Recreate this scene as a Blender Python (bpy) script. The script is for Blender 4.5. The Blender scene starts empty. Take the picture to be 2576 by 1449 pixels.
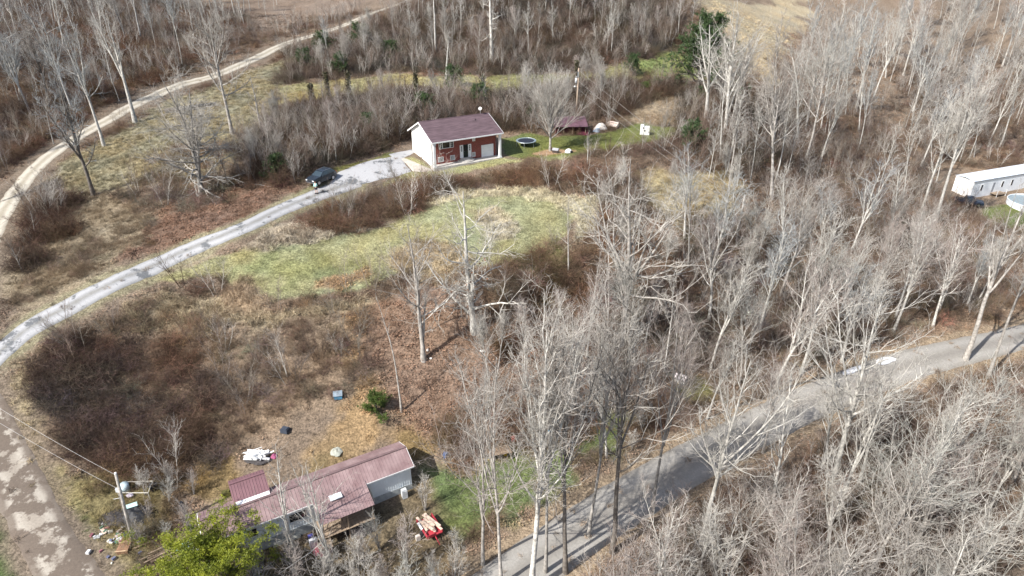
import bpy, math, random
import numpy as np
from mathutils import Vector, Matrix
random.seed(7)
scene = bpy.context.scene
R = math.radians
# ---------------------------------------------------------------- camera
PITCH = R(28.5); F = 1700.0; CH = 33.0
cam_d = bpy.data.cameras.new("camera"); cam = bpy.data.objects.new("camera", cam_d)
scene.collection.objects.link(cam)
cam.location = (0, 0, CH); cam.rotation_euler = (R(90) - PITCH, 0, 0)
cam_d.sensor_width = 36; cam_d.lens = 36 * F / 2576; cam_d.clip_start = 0.5; cam_d.clip_end = 3000
scene.camera = cam
# ---------------------------------------------------------------- light
SUN_DIR = Vector((-0.78, -0.62, 0.98)).normalized()      # towards the sun
world = bpy.data.worlds.new("World"); scene.world = world; world.use_nodes = True
wn = world.node_tree; bg = wn.nodes["Background"]
sky = wn.nodes.new("ShaderNodeTexSky"); sky.sky_type = 'NISHITA'; sky.sun_disc = False
sky.sun_elevation = math.asin(SUN_DIR.z); sky.sun_rotation = math.atan2(SUN_DIR.x, SUN_DIR.y)
sky.air_density = 1.0; sky.dust_density = 2.0
wn.links.new(sky.outputs[0], bg.inputs[0]); bg.inputs[1].default_value = 0.12
sl = bpy.data.lights.new("sun", 'SUN'); sl.energy = 5.0; sl.angle = R(0.6); sl.color = (1.0, 0.965, 0.915)
so = bpy.data.objects.new("sun", sl); scene.collection.objects.link(so)
so.rotation_euler = (-SUN_DIR).to_track_quat('-Z', 'Y').to_euler()
vs = scene.view_settings
vs.view_transform = 'Standard'; vs.look = 'None'; vs.gamma = 1; vs.use_curve_mapping = False; vs.exposure = 0.68
# ---------------------------------------------------------------- terrain height
def ray(px, py):
    u = (np.asarray(px, float) - 1288) / F; v = (np.asarray(py, float) - 724.5) / F
    return u, math.cos(PITCH) - v * math.sin(PITCH), -(math.sin(PITCH) + v * math.cos(PITCH))
CP = [(1150,400,0),(1300,360,0),(1600,350,0),(1700,330,0),(800,460,-.3),(950,430,0),(1050,400,0),(1255,392,0),(1040,388,0),
(600,600,-2.2),(300,720,-4.5),(60,830,-6.5),(-150,950,-8.5),
(-200,700,-6),(30,500,-3.5),(200,330,-1),(400,235,1),(750,95,5),(1030,0,10),(-300,500,-5),
(0,1130,-12),(120,1330,-14),(250,1449,-15.5),(-200,1200,-12),(0,1449,-15),
(1200,560,-3.2),(1400,560,-3.4),(700,700,-5),(700,760,-5.8),(1000,640,-4.2),(950,720,-5.6),(1250,470,-1.4),(900,510,-2.2),
(450,750,-6.2),(300,900,-9),(500,1000,-11),(500,1150,-14),(250,1180,-13.5),(750,850,-8),(760,1050,-12),(100,1000,-10),
(750,1250,-15),(1000,1200,-15),(560,1330,-15.1),(330,1370,-15.3),(1070,905,-9.5),(1190,835,-8),(1050,1050,-12.8),
(1300,1200,-15.8),(1450,1120,-15.6),(1300,1000,-12.5),(1300,750,-6.5),(1500,750,-9),(1500,900,-12.5),
(1100,1350,-16.3),(800,1449,-16.5),
(1250,1430,-17),(1500,1300,-17.4),(1750,1150,-17.8),(2050,980,-18.4),(2300,910,-19),(2576,850,-20),(2900,760,-21),
(1700,1449,-19.5),(2500,1449,-21),(2500,1100,-21),(2100,1200,-19.5),
(1700,950,-15.8),(1700,800,-12),(1700,650,-7.5),(1700,550,-4.5),(1700,430,-1.2),
(2000,900,-17.2),(2000,750,-14.5),(2000,600,-10.5),(2000,450,-6.5),(2000,300,-3),
(2300,650,-17),(2300,500,-17),(2445,500,-19.7),(2398,478,-19.6),(2530,500,-19.9),(2420,520,-19.5),(2576,650,-19.8),(2400,750,-19),(2200,350,-10),(2500,300,-14),(2500,100,-3),(2500,0,6),(2900,300,-14),(2900,450,-19),
(2000,100,1),(2000,0,7),(1700,150,3.5),(1700,0,14),(1450,180,3),(1200,220,2.5),(900,210,2),(1200,100,7),(900,50,7.5),(1300,0,15),
(600,290,.3),(450,320,0),(400,430,-.8),(500,490,-1.6),(250,600,-4),(650,480,-.8),(700,370,.6),(1000,330,.8),(1250,270,1.2),(1500,250,1.2),(1650,230,1.8),
(0,0,12),(400,0,11),(-400,100,9),(100,200,4),(500,100,6),(700,0,9),(0,350,-1.5),(3200,0,10)]
WP = [(0,15,-21),(-60,15,-20),(60,15,-24),(0,-60,-24),(-150,20,-18),(150,20,-26),(-250,120,-6),(-250,300,45),(0,420,75),(300,420,65),(300,200,0),(-300,500,85),(0,600,95),(500,100,-15),(500,600,90),(-400,-60,-10),(400,-60,-28),(-500,200,20)]
def _fit():
    pts = []
    for px, py, z in CP:
        a, b, c = ray(px, py); t = (z - CH) / c; pts.append((a * t, b * t, z))
    A = np.array(pts + WP); X = A[:, :2] / 100.; n = len(X)
    K = _phi(((X[:, None] - X[None]) ** 2).sum(-1)) + np.eye(n) * 2e-4
    Pm = np.c_[np.ones(n), X]
    W = np.linalg.solve(np.block([[K, Pm], [Pm.T, np.zeros((3, 3))]]), np.r_[A[:, 2], 0, 0, 0])
    return X, W, n
def _phi(r2): return np.where(r2 > 0, .5 * r2 * np.log(r2 + 1e-12), 0)
HX, HW, HN = _fit()
def h(x, y):
    x = np.asarray(x, float) / 100.; y = np.asarray(y, float) / 100.; sh = x.shape; q = np.c_[x.ravel(), y.ravel()]
    out = np.empty(len(q))
    for i in range(0, len(q), 20000):
        s = q[i:i + 20000]
        out[i:i + 20000] = _phi(((s[:, None] - HX[None]) ** 2).sum(-1)) @ HW[:HN] + HW[HN] + s @ HW[HN + 1:]
    return out.reshape(sh)
def G(px, py):
    """ground point seen in that direction (photo 2576 wide)"""
    a, b, c = ray(px, py); a, b, c = np.broadcast_arrays(a, b, c); t = np.full(np.shape(a), 30.0)
    lo = None
    ts = np.linspace(28, 420, 400)
    Z = CH + c[..., None] * ts - h(a[..., None] * ts, b[..., None] * ts)
    i = np.maximum(np.argmax(Z < 0, -1), 1)
    z1 = np.take_along_axis(Z, i[..., None], -1)[..., 0]; z0 = np.take_along_axis(Z, (i - 1)[..., None], -1)[..., 0]
    t = ts[i] - (ts[1] - ts[0]) * (-z1) / (z0 - z1 + 1e-9)
    return np.stack([a * t, b * t], -1)
def g1(px, py):
    p = G(px, py); return float(p[0]), float(p[1]), float(h(p[0], p[1]))
def Pz(px, py, z):
    a, b, c = ray(px, py); t = (z - CH) / c; return (float(a * t), float(b * t), z)
def height_to(x, y, z0, py):
    """height of a vertical thing at x,y whose top is seen at image row py"""
    v = (py - 724.5) / F; t = y / (math.cos(PITCH) - v * math.sin(PITCH))
    return CH - t * (math.sin(PITCH) + v * math.cos(PITCH)) - z0
# ---------------------------------------------------------------- noise
def _hash(ix, iy, s):
    n = (ix * 374761393 + iy * 668265263 + s * 974634777) & 0xffffffff
    n = ((n ^ (n >> 13)) * 1274126177) & 0xffffffff
    return ((n ^ (n >> 16)) & 0xffff) / 65535.0
def vnoise(x, y, s=0):
    ix = np.floor(x).astype(np.int64); iy = np.floor(y).astype(np.int64); fx = x - ix; fy = y - iy
    fx = fx * fx * (3 - 2 * fx); fy = fy * fy * (3 - 2 * fy)
    a = _hash(ix, iy, s); b = _hash(ix + 1, iy, s); c = _hash(ix, iy + 1, s); d = _hash(ix + 1, iy + 1, s)
    return (a * (1 - fx) + b * fx) * (1 - fy) + (c * (1 - fx) + d * fx) * fy
def fbm(x, y, sc, o=4, s=0):
    t = 0; a = .5; tot = 0
    for k in range(o):
        t = t + a * vnoise(x / sc + 17.3 * k, y / sc + 9.1 * k, s + k); tot += a; a *= .55; sc /= 2.03
    return t / tot
# ---------------------------------------------------------------- roads as centre lines (world)
def smooth_line(pp, step=0.6):
    P = G(np.array([p[0] for p in pp], float), np.array([p[1] for p in pp], float))
    out = []
    n = len(P)
    for i in range(n - 1):
        p0 = P[max(i - 1, 0)]; p1 = P[i]; p2 = P[i + 1]; p3 = P[min(i + 2, n - 1)]
        m = max(2, int(np.linalg.norm(p2 - p1) / step))
        for k in range(m):
            t = k / m
            out.append(.5 * ((2 * p1) + (-p0 + p2) * t + (2 * p0 - 5 * p1 + 4 * p2 - p3) * t * t + (-p0 + 3 * p1 - 3 * p2 + p3) * t ** 3))
    out.append(P[-1]); return np.array(out)
ASPH = smooth_line([(2950,760),(2700,815),(2576,846),(2392,890),(2225,938),(2060,1003),(1900,1080),(1700,1187),(1510,1302),(1350,1412),(1200,1530),(1050,1700)])
DRIVE = smooth_line([(-75,960),(0,887),(60,836),(120,800),(200,757),(300,705),(450,640),(600,577),(720,522),(800,490),(860,468),(900,455)])
GRAVEL = smooth_line([(1075,-22),(1030,0),(940,32),(870,62),(740,103),(640,148),(540,190),(450,215),(350,258),(270,303),(200,342),(130,388),(80,433),(35,490),(0,545),(-30,610),(-60,700),(-85,800),(-90,900),(-70,980),(-30,1060),(40,1200),(85,1300),(150,1410),(215,1500),(300,1620)])
def dist_line(x, y, L):
    x = np.asarray(x, float).ravel(); y = np.asarray(y, float).ravel(); d = np.full(len(x), 1e9)
    S = L[::3]
    for a, b in zip(S[:-1], S[1:]):
        ab = b - a; t = np.clip(((x - a[0]) * ab[0] + (y - a[1]) * ab[1]) / (ab @ ab), 0, 1)
        d = np.minimum(d, np.hypot(x - a[0] - t * ab[0], y - a[1] - t * ab[1]))
    return d
# ---------------------------------------------------------------- ground zones (outlines as seen in the photo, turned into world polygons)
def poly_sd(x, y, Pp):
    d = np.full(len(x), 1e9); ins = np.zeros(len(x), bool)
    n = len(Pp)
    for i in range(n):
        a = Pp[i]; b = Pp[(i + 1) % n]; ab = b - a
        t = np.clip(((x - a[0]) * ab[0] + (y - a[1]) * ab[1]) / (ab @ ab + 1e-9), 0, 1)
        d = np.minimum(d, np.hypot(x - a[0] - t * ab[0], y - a[1] - t * ab[1]))
        c = ((a[1] > y) != (b[1] > y)); xx = (b[0] - a[0]) * (y - a[1]) / (b[1] - a[1] + 1e-12) + a[0]
        ins ^= c & (x < xx)
    return np.where(ins, d, -d)
ZONES = [ # name, colour, softness m, polygon(s)
('slope', (.23,.20,.125), 3, [(250,370),(340,325),(420,255),(560,200),(740,145),(770,165),(700,260),(640,340),(560,390),(500,450),(380,460),(250,480),(150,470),(170,410)]),
('bench', (.28,.25,.13), 2, [(700,215),(1000,190),(1240,198),(1240,228),(1000,228),(880,242),(780,258),(700,262)]),
('bench', (.23,.22,.10), 2, [(1240,195),(1500,182),(1640,150),(1640,205),(1500,198),(1240,222)]),
('green', (.17,.20,.075), 2, [(1610,160),(1700,132),(1760,138),(1760,195),(1640,205)]),
('hill', (.28,.225,.155), 3, [(1520,305),(1590,262),(1690,232),(1770,235),(1760,330),(1700,318),(1600,308)]),
('field', (.36,.30,.20), 4, [(1700,-30),(2100,-30),(2080,50),(1980,150),(1940,235),(1870,160),(1790,60)]),
('redhill', (.20,.155,.12), 5, [(600,-20),(960,-20),(860,40),(720,90),(640,80)]),
('woodbrown', (.20,.155,.115), 5, [(2050,-20),(2300,-20),(2250,300),(2050,250),(1980,150)]),
('leaves', (.17,.115,.08), 3, [(1180,700),(1350,640),(1600,560),(1750,600),(1650,800),(1450,950),(1250,1000),(1180,850)]),
('slopeleaf', (.16,.105,.075), 3, [(250,640),(380,560),(450,470),(600,495),(760,465),(700,530),(560,600),(420,655),(320,690),(200,700)]),
('slopegrey', (.215,.175,.12), 3, [(20,820),(30,700),(60,640),(180,520),(330,480),(390,550),(330,620),(340,680),(150,780),(60,830)]),
('tan', (.29,.24,.16), 2.5, [(60,900),(130,830),(250,765),(330,735),(400,705),(520,700),(640,735),(660,775),(800,755),(950,728),(980,790),(860,850),(700,870),(560,850),(430,830),(300,850),(150,880)]),
('dark', (.135,.098,.07), 3, [(90,900),(110,850),(300,840),(430,850),(600,920),(590,1080),(540,1160),(350,1200),(130,1180),(80,1020)]),
('mid', (.20,.15,.105), 3, [(520,860),(880,790),(900,960),(800,1060),(660,1130),(570,1150),(570,980)]),
('lefttan', (.26,.21,.13), 2, [(0,900),(80,880),(90,1000),(110,1180),(220,1260),(250,1400),(180,1330),(100,1200),(20,1080),(0,1000)]),
('leaves', (.18,.125,.09), 1.5, [(880,800),(950,740),(1100,700),(1210,740),(1240,860),(1210,1000),(1180,1110),(1040,1110),(960,960),(900,900)]),
('path', (.245,.178,.105), 2.6, [(885,790),(915,790),(935,930),(925,1010),(1000,1060),(1010,1110),(880,1180),(760,1190),(740,1150),(820,1090),(890,1000),(905,930)]),
('yard', (.18,.13,.065), 2, [(430,1180),(560,1160),(700,1190),(760,1170),(900,1150),(1010,1100),(1060,1130),(1000,1180),(760,1250),(500,1300),(420,1250)]),
('yardl', (.20,.165,.08), 2, [(120,1200),(300,1190),(430,1210),(500,1290),(480,1400),(430,1500),(260,1500),(200,1380)]),
('green', (.10,.13,.045), 1.0, [(185,1270),(230,1290),(260,1370),(235,1390),(195,1330)]),
('green', (.07,.10,.035), 1.0, [(-60,1290),(15,1290),(40,1370),(70,1500),(-60,1500)]),
('oval', (.255,.245,.13), .6, [(350,712),(400,690),(530,640),(640,612),(760,592),(900,562),(1000,545),(1130,500),(1300,490),(1410,510),(1445,545),(1430,590),(1380,630),(1300,662),(1150,682),(1000,702),(940,725),(820,750),(660,768),(630,735),(520,700)]),
('ovalgreen', (.20,.20,.09), 2.0, [(430,690),(560,645),(700,625),(900,640),(940,680),(820,740),(700,752),(640,720),(520,690)]),
('pale', (.38,.35,.25), 1.0, [(1430,500),(1500,500),(1500,590),(1440,640),(1380,655),(1440,590),(1450,545),(1400,508),(1300,488),(1180,496),(1010,540),(1000,552),(1090,500),(1160,482),(1300,468),(1400,475)]),
('pale', (.34,.30,.215), 1.2, [(1190,530),(1230,528),(1290,570),(1290,600),(1240,590)]),
('feather', (.33,.28,.21), 1.0, [(590,640),(620,600),(700,570),(760,560),(830,582),(900,560),(1010,545),(1000,562),(800,602),(700,628),(640,642)]),
('feather', (.30,.235,.165), 1.5, [(540,700),(650,700),(700,760),(680,800),(560,770)]),
('rough', (.28,.225,.145), 1.5, [(950,640),(1080,600),(1180,650),(1150,720),(960,720)]),
('orange', (.26,.18,.105), 1.0, [(735,735),(790,695),(930,670),(945,695),(860,738),(780,752)]),
('olive', (.16,.15,.06), 2, [(1300,660),(1400,610),(1450,650),(1400,760),(1330,760)]),
('rightpatch', (.33,.28,.17), 2, [(1600,440),(1700,425),(1840,430),(1860,520),(1770,590),(1700,560),(1640,520)]),
('lawn', (.13,.145,.05), .8, [(1262,396),(1262,348),(1330,334),(1400,343),(1500,337),(1560,320),(1600,312),(1700,320),(1715,345),(1640,362),(1560,375),(1480,388),(1400,398),(1320,404)]),
('lawntan', (.27,.26,.125), .8, [(1262,392),(1330,400),(1420,392),(1440,399),(1300,412),(1200,427),(1110,440),(1040,455),(950,475),(880,485),(960,458),(1030,434),(1060,430),(1100,432)]),
('lawntan', (.25,.24,.12), .5, [(1010,398),(1040,392),(1085,420),(1065,430),(1030,412)]),
('bare', (.30,.20,.12), .6, [(1335,385),(1400,377),(1440,380),(1400,388),(1345,392)]),
('verge', (.16,.16,.06), .5, [(775,470),(830,430),(940,398),(985,385),(980,395),(860,425),(800,450),(790,478),(740,500),(700,530),(740,490)]),
('clear', (.125,.15,.055), 2, [(1080,1190),(1250,1140),(1420,1110),(1500,1050),(1560,1010),(1630,1040),(1560,1120),(1480,1190),(1350,1260),(1230,1330),(1130,1360),(1060,1300)]),
('clear', (.17,.17,.06), 1.5, [(1690,970),(1770,960),(1770,1010),(1700,1020)]),
('trailer', (.15,.115,.07), 2, [(600,1340),(900,1320),(1050,1220),(1120,1330),(1150,1400),(1050,1500),(600,1500)]),
('clear', (.13,.16,.055), 1.5, [(2440,530),(2600,512),(2700,520),(2650,580),(2530,570)]),
('roadside', (.215,.165,.12), 1.5, [(2300,880),(2420,800),(2576,780),(2650,800),(2576,825),(2400,865),(2300,900)]),
]
ZW = [(n, np.array(c), s, G(np.array([p[0] for p in pg], float), np.array([p[1] for p in pg], float))) for n, c, s, pg in ZONES]
WOODS = np.array((.175,.135,.10))
def ground_colour(x, y):
    x = x.ravel(); y = y.ravel(); col = np.tile(WOODS, (len(x), 1)); lab = np.zeros(len(x), int) - 1
    far = fbm(x, y, 9, 4, 3); n2 = fbm(x, y, 2.2, 4, 11); n3 = fbm(x, y, 22, 3, 21)
    col *= (0.6 + 0.9 * n2)[:, None]
    col += np.array((.05, .035, .02)) * np.clip((n3 - .5) * 3, -.6, 1)[:, None]
    for i, (nm, c, s, Pp) in enumerate(ZW):
        d = np.full(len(x), -99.)
        m = (x > Pp[:, 0].min() - 2 * s) & (x < Pp[:, 0].max() + 2 * s) & (y > Pp[:, 1].min() - 2 * s) & (y < Pp[:, 1].max() + 2 * s)
        if not m.any(): continue
        d[m] = poly_sd(x[m], y[m], Pp)
        w = np.clip((d + (far - .5) * 4 * s + (n2 - .5) * 2.2 * s) / s + .5, 0, 1); w = w * w * (3 - 2 * w)
        j = np.nonzero(w > 0)[0]; xj = x[j]; yj = y[j]; wj = w[j][:, None]
        var = 0.72 + 0.56 * fbm(xj, yj, 3.1, 4, 40 + i)
        k2 = 2.2 if nm in ('oval', 'ovalgreen', 'lawn', 'lawntan', 'clear', 'bench', 'slope', 'yard') else 1.2
        warm = (fbm(xj, yj, 5.5, 3, 90 + i) - .5)[:, None] * np.array((.16, -.02, -.14)) * c.mean() * k2 * .9
        col[j] = col[j] * (1 - wj) + (c[None] * var[:, None] + warm) * wj
        lab[w > .5] = i
    return np.clip(col * .9, .015, .6), lab
# ---------------------------------------------------------------- materials
MATS = {}
def mat(name, col, rough=.85, var=.25, scale=3.0, bump=0.0, bscale=20, metal=0, spec=.3, col2=None, objrand=0.0, stretch=None):
    if name in MATS: return MATS[name]
    m = bpy.data.materials.new(name); m.use_nodes = True; nt = m.node_tree; b = nt.nodes["Principled BSDF"]
    b.inputs["Roughness"].default_value = rough; b.inputs["Metallic"].default_value = metal
    b.inputs["Specular IOR Level"].default_value = spec
    tc = nt.nodes.new("ShaderNodeTexCoord"); src = tc.outputs["Object"]
    if stretch:
        mp = nt.nodes.new("ShaderNodeMapping"); mp.inputs["Scale"].default_value = stretch
        nt.links.new(src, mp.inputs[0]); src = mp.outputs[0]
    no = nt.nodes.new("ShaderNodeTexNoise"); no.inputs["Scale"].default_value = scale; no.inputs["Detail"].default_value = 5
    nt.links.new(src, no.inputs["Vector"])
    cr = nt.nodes.new("ShaderNodeValToRGB"); c = np.array(col)
    c2 = np.array(col2) if col2 is not None else np.clip(c * (1 + var), 0, 1)
    cr.color_ramp.elements[0].color = (*np.clip(c * (1 - var), 0, 1), 1); cr.color_ramp.elements[1].color = (*c2, 1)
    cr.color_ramp.elements[0].position = .3; cr.color_ramp.elements[1].position = .7
    nt.links.new(no.outputs[0], cr.inputs[0]); out = cr.outputs[0]
    if objrand:
        oi = nt.nodes.new("ShaderNodeObjectInfo"); mr = nt.nodes.new("ShaderNodeMapRange")
        mr.inputs["To Min"].default_value = 1 - objrand; mr.inputs["To Max"].default_value = 1 + objrand
        nt.links.new(oi.outputs["Random"], mr.inputs[0])
        hs = nt.nodes.new("ShaderNodeHueSaturation"); nt.links.new(mr.outputs[0], hs.inputs["Value"]); nt.links.new(out, hs.inputs["Color"]); out = hs.outputs[0]
    nt.links.new(out, b.inputs["Base Color"])
    if bump:
        n2 = nt.nodes.new("ShaderNodeTexNoise"); n2.inputs["Scale"].default_value = bscale; n2.inputs["Detail"].default_value = 6
        nt.links.new(src, n2.inputs["Vector"])
        bp = nt.nodes.new("ShaderNodeBump"); bp.inputs["Strength"].default_value = bump; bp.inputs["Distance"].default_value = .05
        nt.links.new(n2.outputs[0], bp.inputs["Height"]); nt.links.new(bp.outputs[0], b.inputs["Normal"])
    MATS[name] = m; return m
def attr_mat(name, attr, kind, rough=.95, lo=.6, hi=1.35, scale=1.5, bump=.6, detail=8, objrand=0, fine=0):
    m = bpy.data.materials.new(name); m.use_nodes = True; nt = m.node_tree; b = nt.nodes["Principled BSDF"]
    b.inputs["Roughness"].default_value = rough; b.inputs["Specular IOR Level"].default_value = .1
    a = nt.nodes.new("ShaderNodeAttribute"); a.attribute_type = kind; a.attribute_name = attr
    tc = nt.nodes.new("ShaderNodeTexCoord"); no = nt.nodes.new("ShaderNodeTexNoise")
    no.inputs["Scale"].default_value = scale; no.inputs["Detail"].default_value = detail; no.inputs["Roughness"].default_value = .7
    nt.links.new(tc.outputs["Object"], no.inputs["Vector"])
    mr = nt.nodes.new("ShaderNodeMapRange"); mr.inputs["From Min"].default_value = .3; mr.inputs["From Max"].default_value = .7
    mr.inputs["To Min"].default_value = lo; mr.inputs["To Max"].default_value = hi
    nt.links.new(no.outputs[0], mr.inputs[0])
    val = mr.outputs[0]
    if objrand:
        oi = nt.nodes.new("ShaderNodeObjectInfo"); m2 = nt.nodes.new("ShaderNodeMapRange")
        m2.inputs["To Min"].default_value = 1 - objrand; m2.inputs["To Max"].default_value = 1 + objrand
        nt.links.new(oi.outputs["Random"], m2.inputs[0])
        mm = nt.nodes.new("ShaderNodeMath"); mm.operation = 'MULTIPLY'; nt.links.new(val, mm.inputs[0]); nt.links.new(m2.outputs[0], mm.inputs[1]); val = mm.outputs[0]
    if fine:
        nf = nt.nodes.new("ShaderNodeTexNoise"); nf.inputs["Scale"].default_value = fine; nf.inputs["Detail"].default_value = 4; nf.inputs["Roughness"].default_value = .75
        nt.links.new(tc.outputs["Object"], nf.inputs["Vector"]); mf = nt.nodes.new("ShaderNodeMapRange"); mf.inputs["From Min"].default_value = .36; mf.inputs["From Max"].default_value = .64
        mf.inputs["To Min"].default_value = .5; mf.inputs["To Max"].default_value = 1.5; nt.links.new(nf.outputs[0], mf.inputs[0])
        m3 = nt.nodes.new("ShaderNodeMath"); m3.operation = 'MULTIPLY'; nt.links.new(val, m3.inputs[0]); nt.links.new(mf.outputs[0], m3.inputs[1]); val = m3.outputs[0]
    vm = nt.nodes.new("ShaderNodeVectorMath"); vm.operation = 'SCALE'
    nt.links.new(a.outputs["Color"], vm.inputs[0]); nt.links.new(val, vm.inputs["Scale"])
    nt.links.new(vm.outputs[0], b.inputs["Base Color"])
    if bump:
        bp = nt.nodes.new("ShaderNodeBump"); bp.inputs["Strength"].default_value = bump; bp.inputs["Distance"].default_value = .12
        nt.links.new(no.outputs[0], bp.inputs["Height"]); nt.links.new(bp.outputs[0], b.inputs["Normal"])
    return m
# ---------------------------------------------------------------- object helpers
def mesh_np(name, V, Fc, mats, smooth=False):
    """V (n,3), Fc list of int arrays (m,k)"""
    me = bpy.data.meshes.new(name)
    Fc = [f for f in Fc if len(f)]
    nv = len(V); me.vertices.add(nv); me.vertices.foreach_set("co", np.asarray(V, np.float32).ravel())
    tot = sum(f.size for f in Fc); nf = sum(len(f) for f in Fc)
    me.loops.add(tot); me.loops.foreach_set("vertex_index", np.concatenate([f.ravel() for f in Fc]).astype(np.int32))
    me.polygons.add(nf)
    lt = np.concatenate([np.full(len(f), f.shape[1]) for f in Fc]); st = np.r_[0, np.cumsum(lt)[:-1]]
    me.polygons.foreach_set("loop_start", st.astype(np.int32)); me.polygons.foreach_set("loop_total", lt.astype(np.int32))
    if smooth: me.polygons.foreach_set("use_smooth", np.ones(nf, bool))
    for m in (mats if isinstance(mats, (list, tuple)) else [mats]): me.materials.append(m)
    me.update(calc_edges=True); me.validate(); return me
def link(name, data, parent=None, loc=None):
    o = bpy.data.objects.new(name, data); scene.collection.objects.link(o)
    if parent is not None: o.parent = parent
    if loc is not None: o.location = loc
    return o
def tag(o, label=None, cat=None, group=None, kind=None):
    if label: o['label'] = label
    if cat: o['category'] = cat
    if group: o['group'] = group
    if kind: o['kind'] = kind
    return o
def empty(name, loc, rz=0, label=None, cat=None, group=None):
    o = bpy.data.objects.new(name, None); scene.collection.objects.link(o); o.location = loc; o.rotation_euler = (0, 0, rz)
    o.empty_display_size = .3
    return tag(o, label, cat, group)
class MB:
    def __init__(s): s.v = []; s.f = []
    def add(s, vs, fs):
        b = len(s.v); s.v += [tuple(map(float, v)) for v in vs]; s.f += [tuple(b + i for i in f) for f in fs]; return s
    def box(s, c, d, rz=0, rx=0, ry=0):
        M = Matrix.Rotation(rz, 3, 'Z') @ Matrix.Rotation(ry, 3, 'Y') @ Matrix.Rotation(rx, 3, 'X')
        vs = [tuple(Vector(c) + M @ Vector((x * d[0] / 2, y * d[1] / 2, z * d[2] / 2))) for x in (-1, 1) for y in (-1, 1) for z in (-1, 1)]
        return s.add(vs, [(0, 1, 3, 2), (4, 6, 7, 5), (0, 4, 5, 1), (2, 3, 7, 6), (0, 2, 6, 4), (1, 5, 7, 3)])
    def b2(s, x0, x1, y0, y1, z0, z1): return s.box(((x0 + x1) / 2, (y0 + y1) / 2, (z0 + z1) / 2), (abs(x1 - x0), abs(y1 - y0), abs(z1 - z0)))
    def tube(s, pts, r, n=6, cap=True):
        pts = [Vector(p) for p in pts]; rs = r if isinstance(r, (list, tuple)) else [r] * len(pts); b = len(s.v); vs = []
        for i, p in enumerate(pts):
            t = (pts[min(i + 1, len(pts) - 1)] - pts[max(i - 1, 0)]).normalized()
            u = t.cross(Vector((0, 0, 1)) if abs(t.z) < .9 else Vector((1, 0, 0))).normalized(); w = t.cross(u)
            for k in range(n):
                a = 2 * math.pi * k / n; vs.append(p + (u * math.cos(a) + w * math.sin(a)) * rs[i])
        fs = [(i * n + k, i * n + (k + 1) % n, (i + 1) * n + (k + 1) % n, (i + 1) * n + k) for i in range(len(pts) - 1) for k in range(n)]
        if cap: fs += [tuple(range(n))[::-1], tuple(range((len(pts) - 1) * n, len(pts) * n))]
        return s.add(vs, fs)
    def cyl(s, c, r, z0, z1, n=16, r2=None): return s.tube([(c[0], c[1], z0), (c[0], c[1], z1)], [r, r if r2 is None else r2], n)
    def prism(s, poly, z0, z1):
        n = len(poly); vs = [(p[0], p[1], z0) for p in poly] + [(p[0], p[1], z1) for p in poly]
        return s.add(vs, [tuple(range(n))[::-1], tuple(range(n, 2 * n))] + [(i, (i + 1) % n, n + (i + 1) % n, n + i) for i in range(n)])
    def slab(s, quad, t):
        q = [Vector(p) for p in quad]; nrm = (q[1] - q[0]).cross(q[2] - q[0]).normalized() * t
        vs = q + [p - nrm for p in q]; n = len(q)
        return s.add(vs, [tuple(range(n)), tuple(range(n, 2 * n))[::-1]] + [((i + 1) % n, i, n + i, n + (i + 1) % n) for i in range(n)])
    def sphere(s, c, r, n=10, m=6, sc=(1, 1, 1), half=False):
        vs = []; 
        for i in range(m + 1):
            th = (math.pi / 2 if half else math.pi) * i / m
            for k in range(n):
                a = 2 * math.pi * k / n; vs.append((c[0] + r * sc[0] * math.sin(th) * math.cos(a), c[1] + r * sc[1] * math.sin(th) * math.sin(a), c[2] + r * sc[2] * math.cos(th)))
        return s.add(vs, [(i * n + k, (i + 1) * n + k, (i + 1) * n + (k + 1) % n, i * n + (k + 1) % n) for i in range(m) for k in range(n)])
    def mesh(s, name, mats, smooth=False):
        me = bpy.data.meshes.new(name); me.from_pydata(s.v, [], s.f)
        for m in (mats if isinstance(mats, (list, tuple)) else [mats]): me.materials.append(m)
        if smooth:
            for p in me.polygons: p.use_smooth = True
        me.update(); return me
    def build(s, name, mats, parent=None, smooth=False, loc=None): return link(name, s.mesh(name, mats, smooth), parent, loc)
# ---------------------------------------------------------------- ground
PAD = G(np.array([830,850,940,985,976,1039,1042,1008,1036,1000,940,880,800,760,745], float), np.array([462,432,402,394,388,375,384,400,431,443,456,470,496,510,500], float))
WALK = [(1008,400),(1016,397),(1082,424),(1090,420),(1096,425),(1070,434),(1037,431)]
ASPH_D = {}
def relief(x, y, lab=None):
    r = (fbm(x, y, 6, 3, 5) - .5) * .5 + (fbm(x, y, 1.3, 3, 8) - .5) * .22
    return r
def road_fade(x, y):
    sh = np.shape(x); xf = np.ravel(x); yf = np.ravel(y)
    d = np.minimum(dist_line(xf, yf, ASPH) - 3.0, np.minimum(dist_line(xf, yf, DRIVE) - 2.0, dist_line(xf, yf, GRAVEL) - 2.6))
    d = np.minimum(d, -poly_sd(xf, yf, PAD) - .4)
    for cx, cy, r in ((-9.3, 106.2, 8.6), (-17, 45, 10.5), (-22, 43, 7), (-2, 110, 6), (106, 140, 12)): d = np.minimum(d, np.hypot(xf - cx, yf - cy) - r)
    return np.clip(d / 3, 0, 1).reshape(sh)
def hf(x, y):
    """final ground height"""
    return h(x, y) + relief(x, y) * road_fade(x, y)
def hz(x, y): return float(hf(np.array([x]), np.array([y]))[0])
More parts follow.
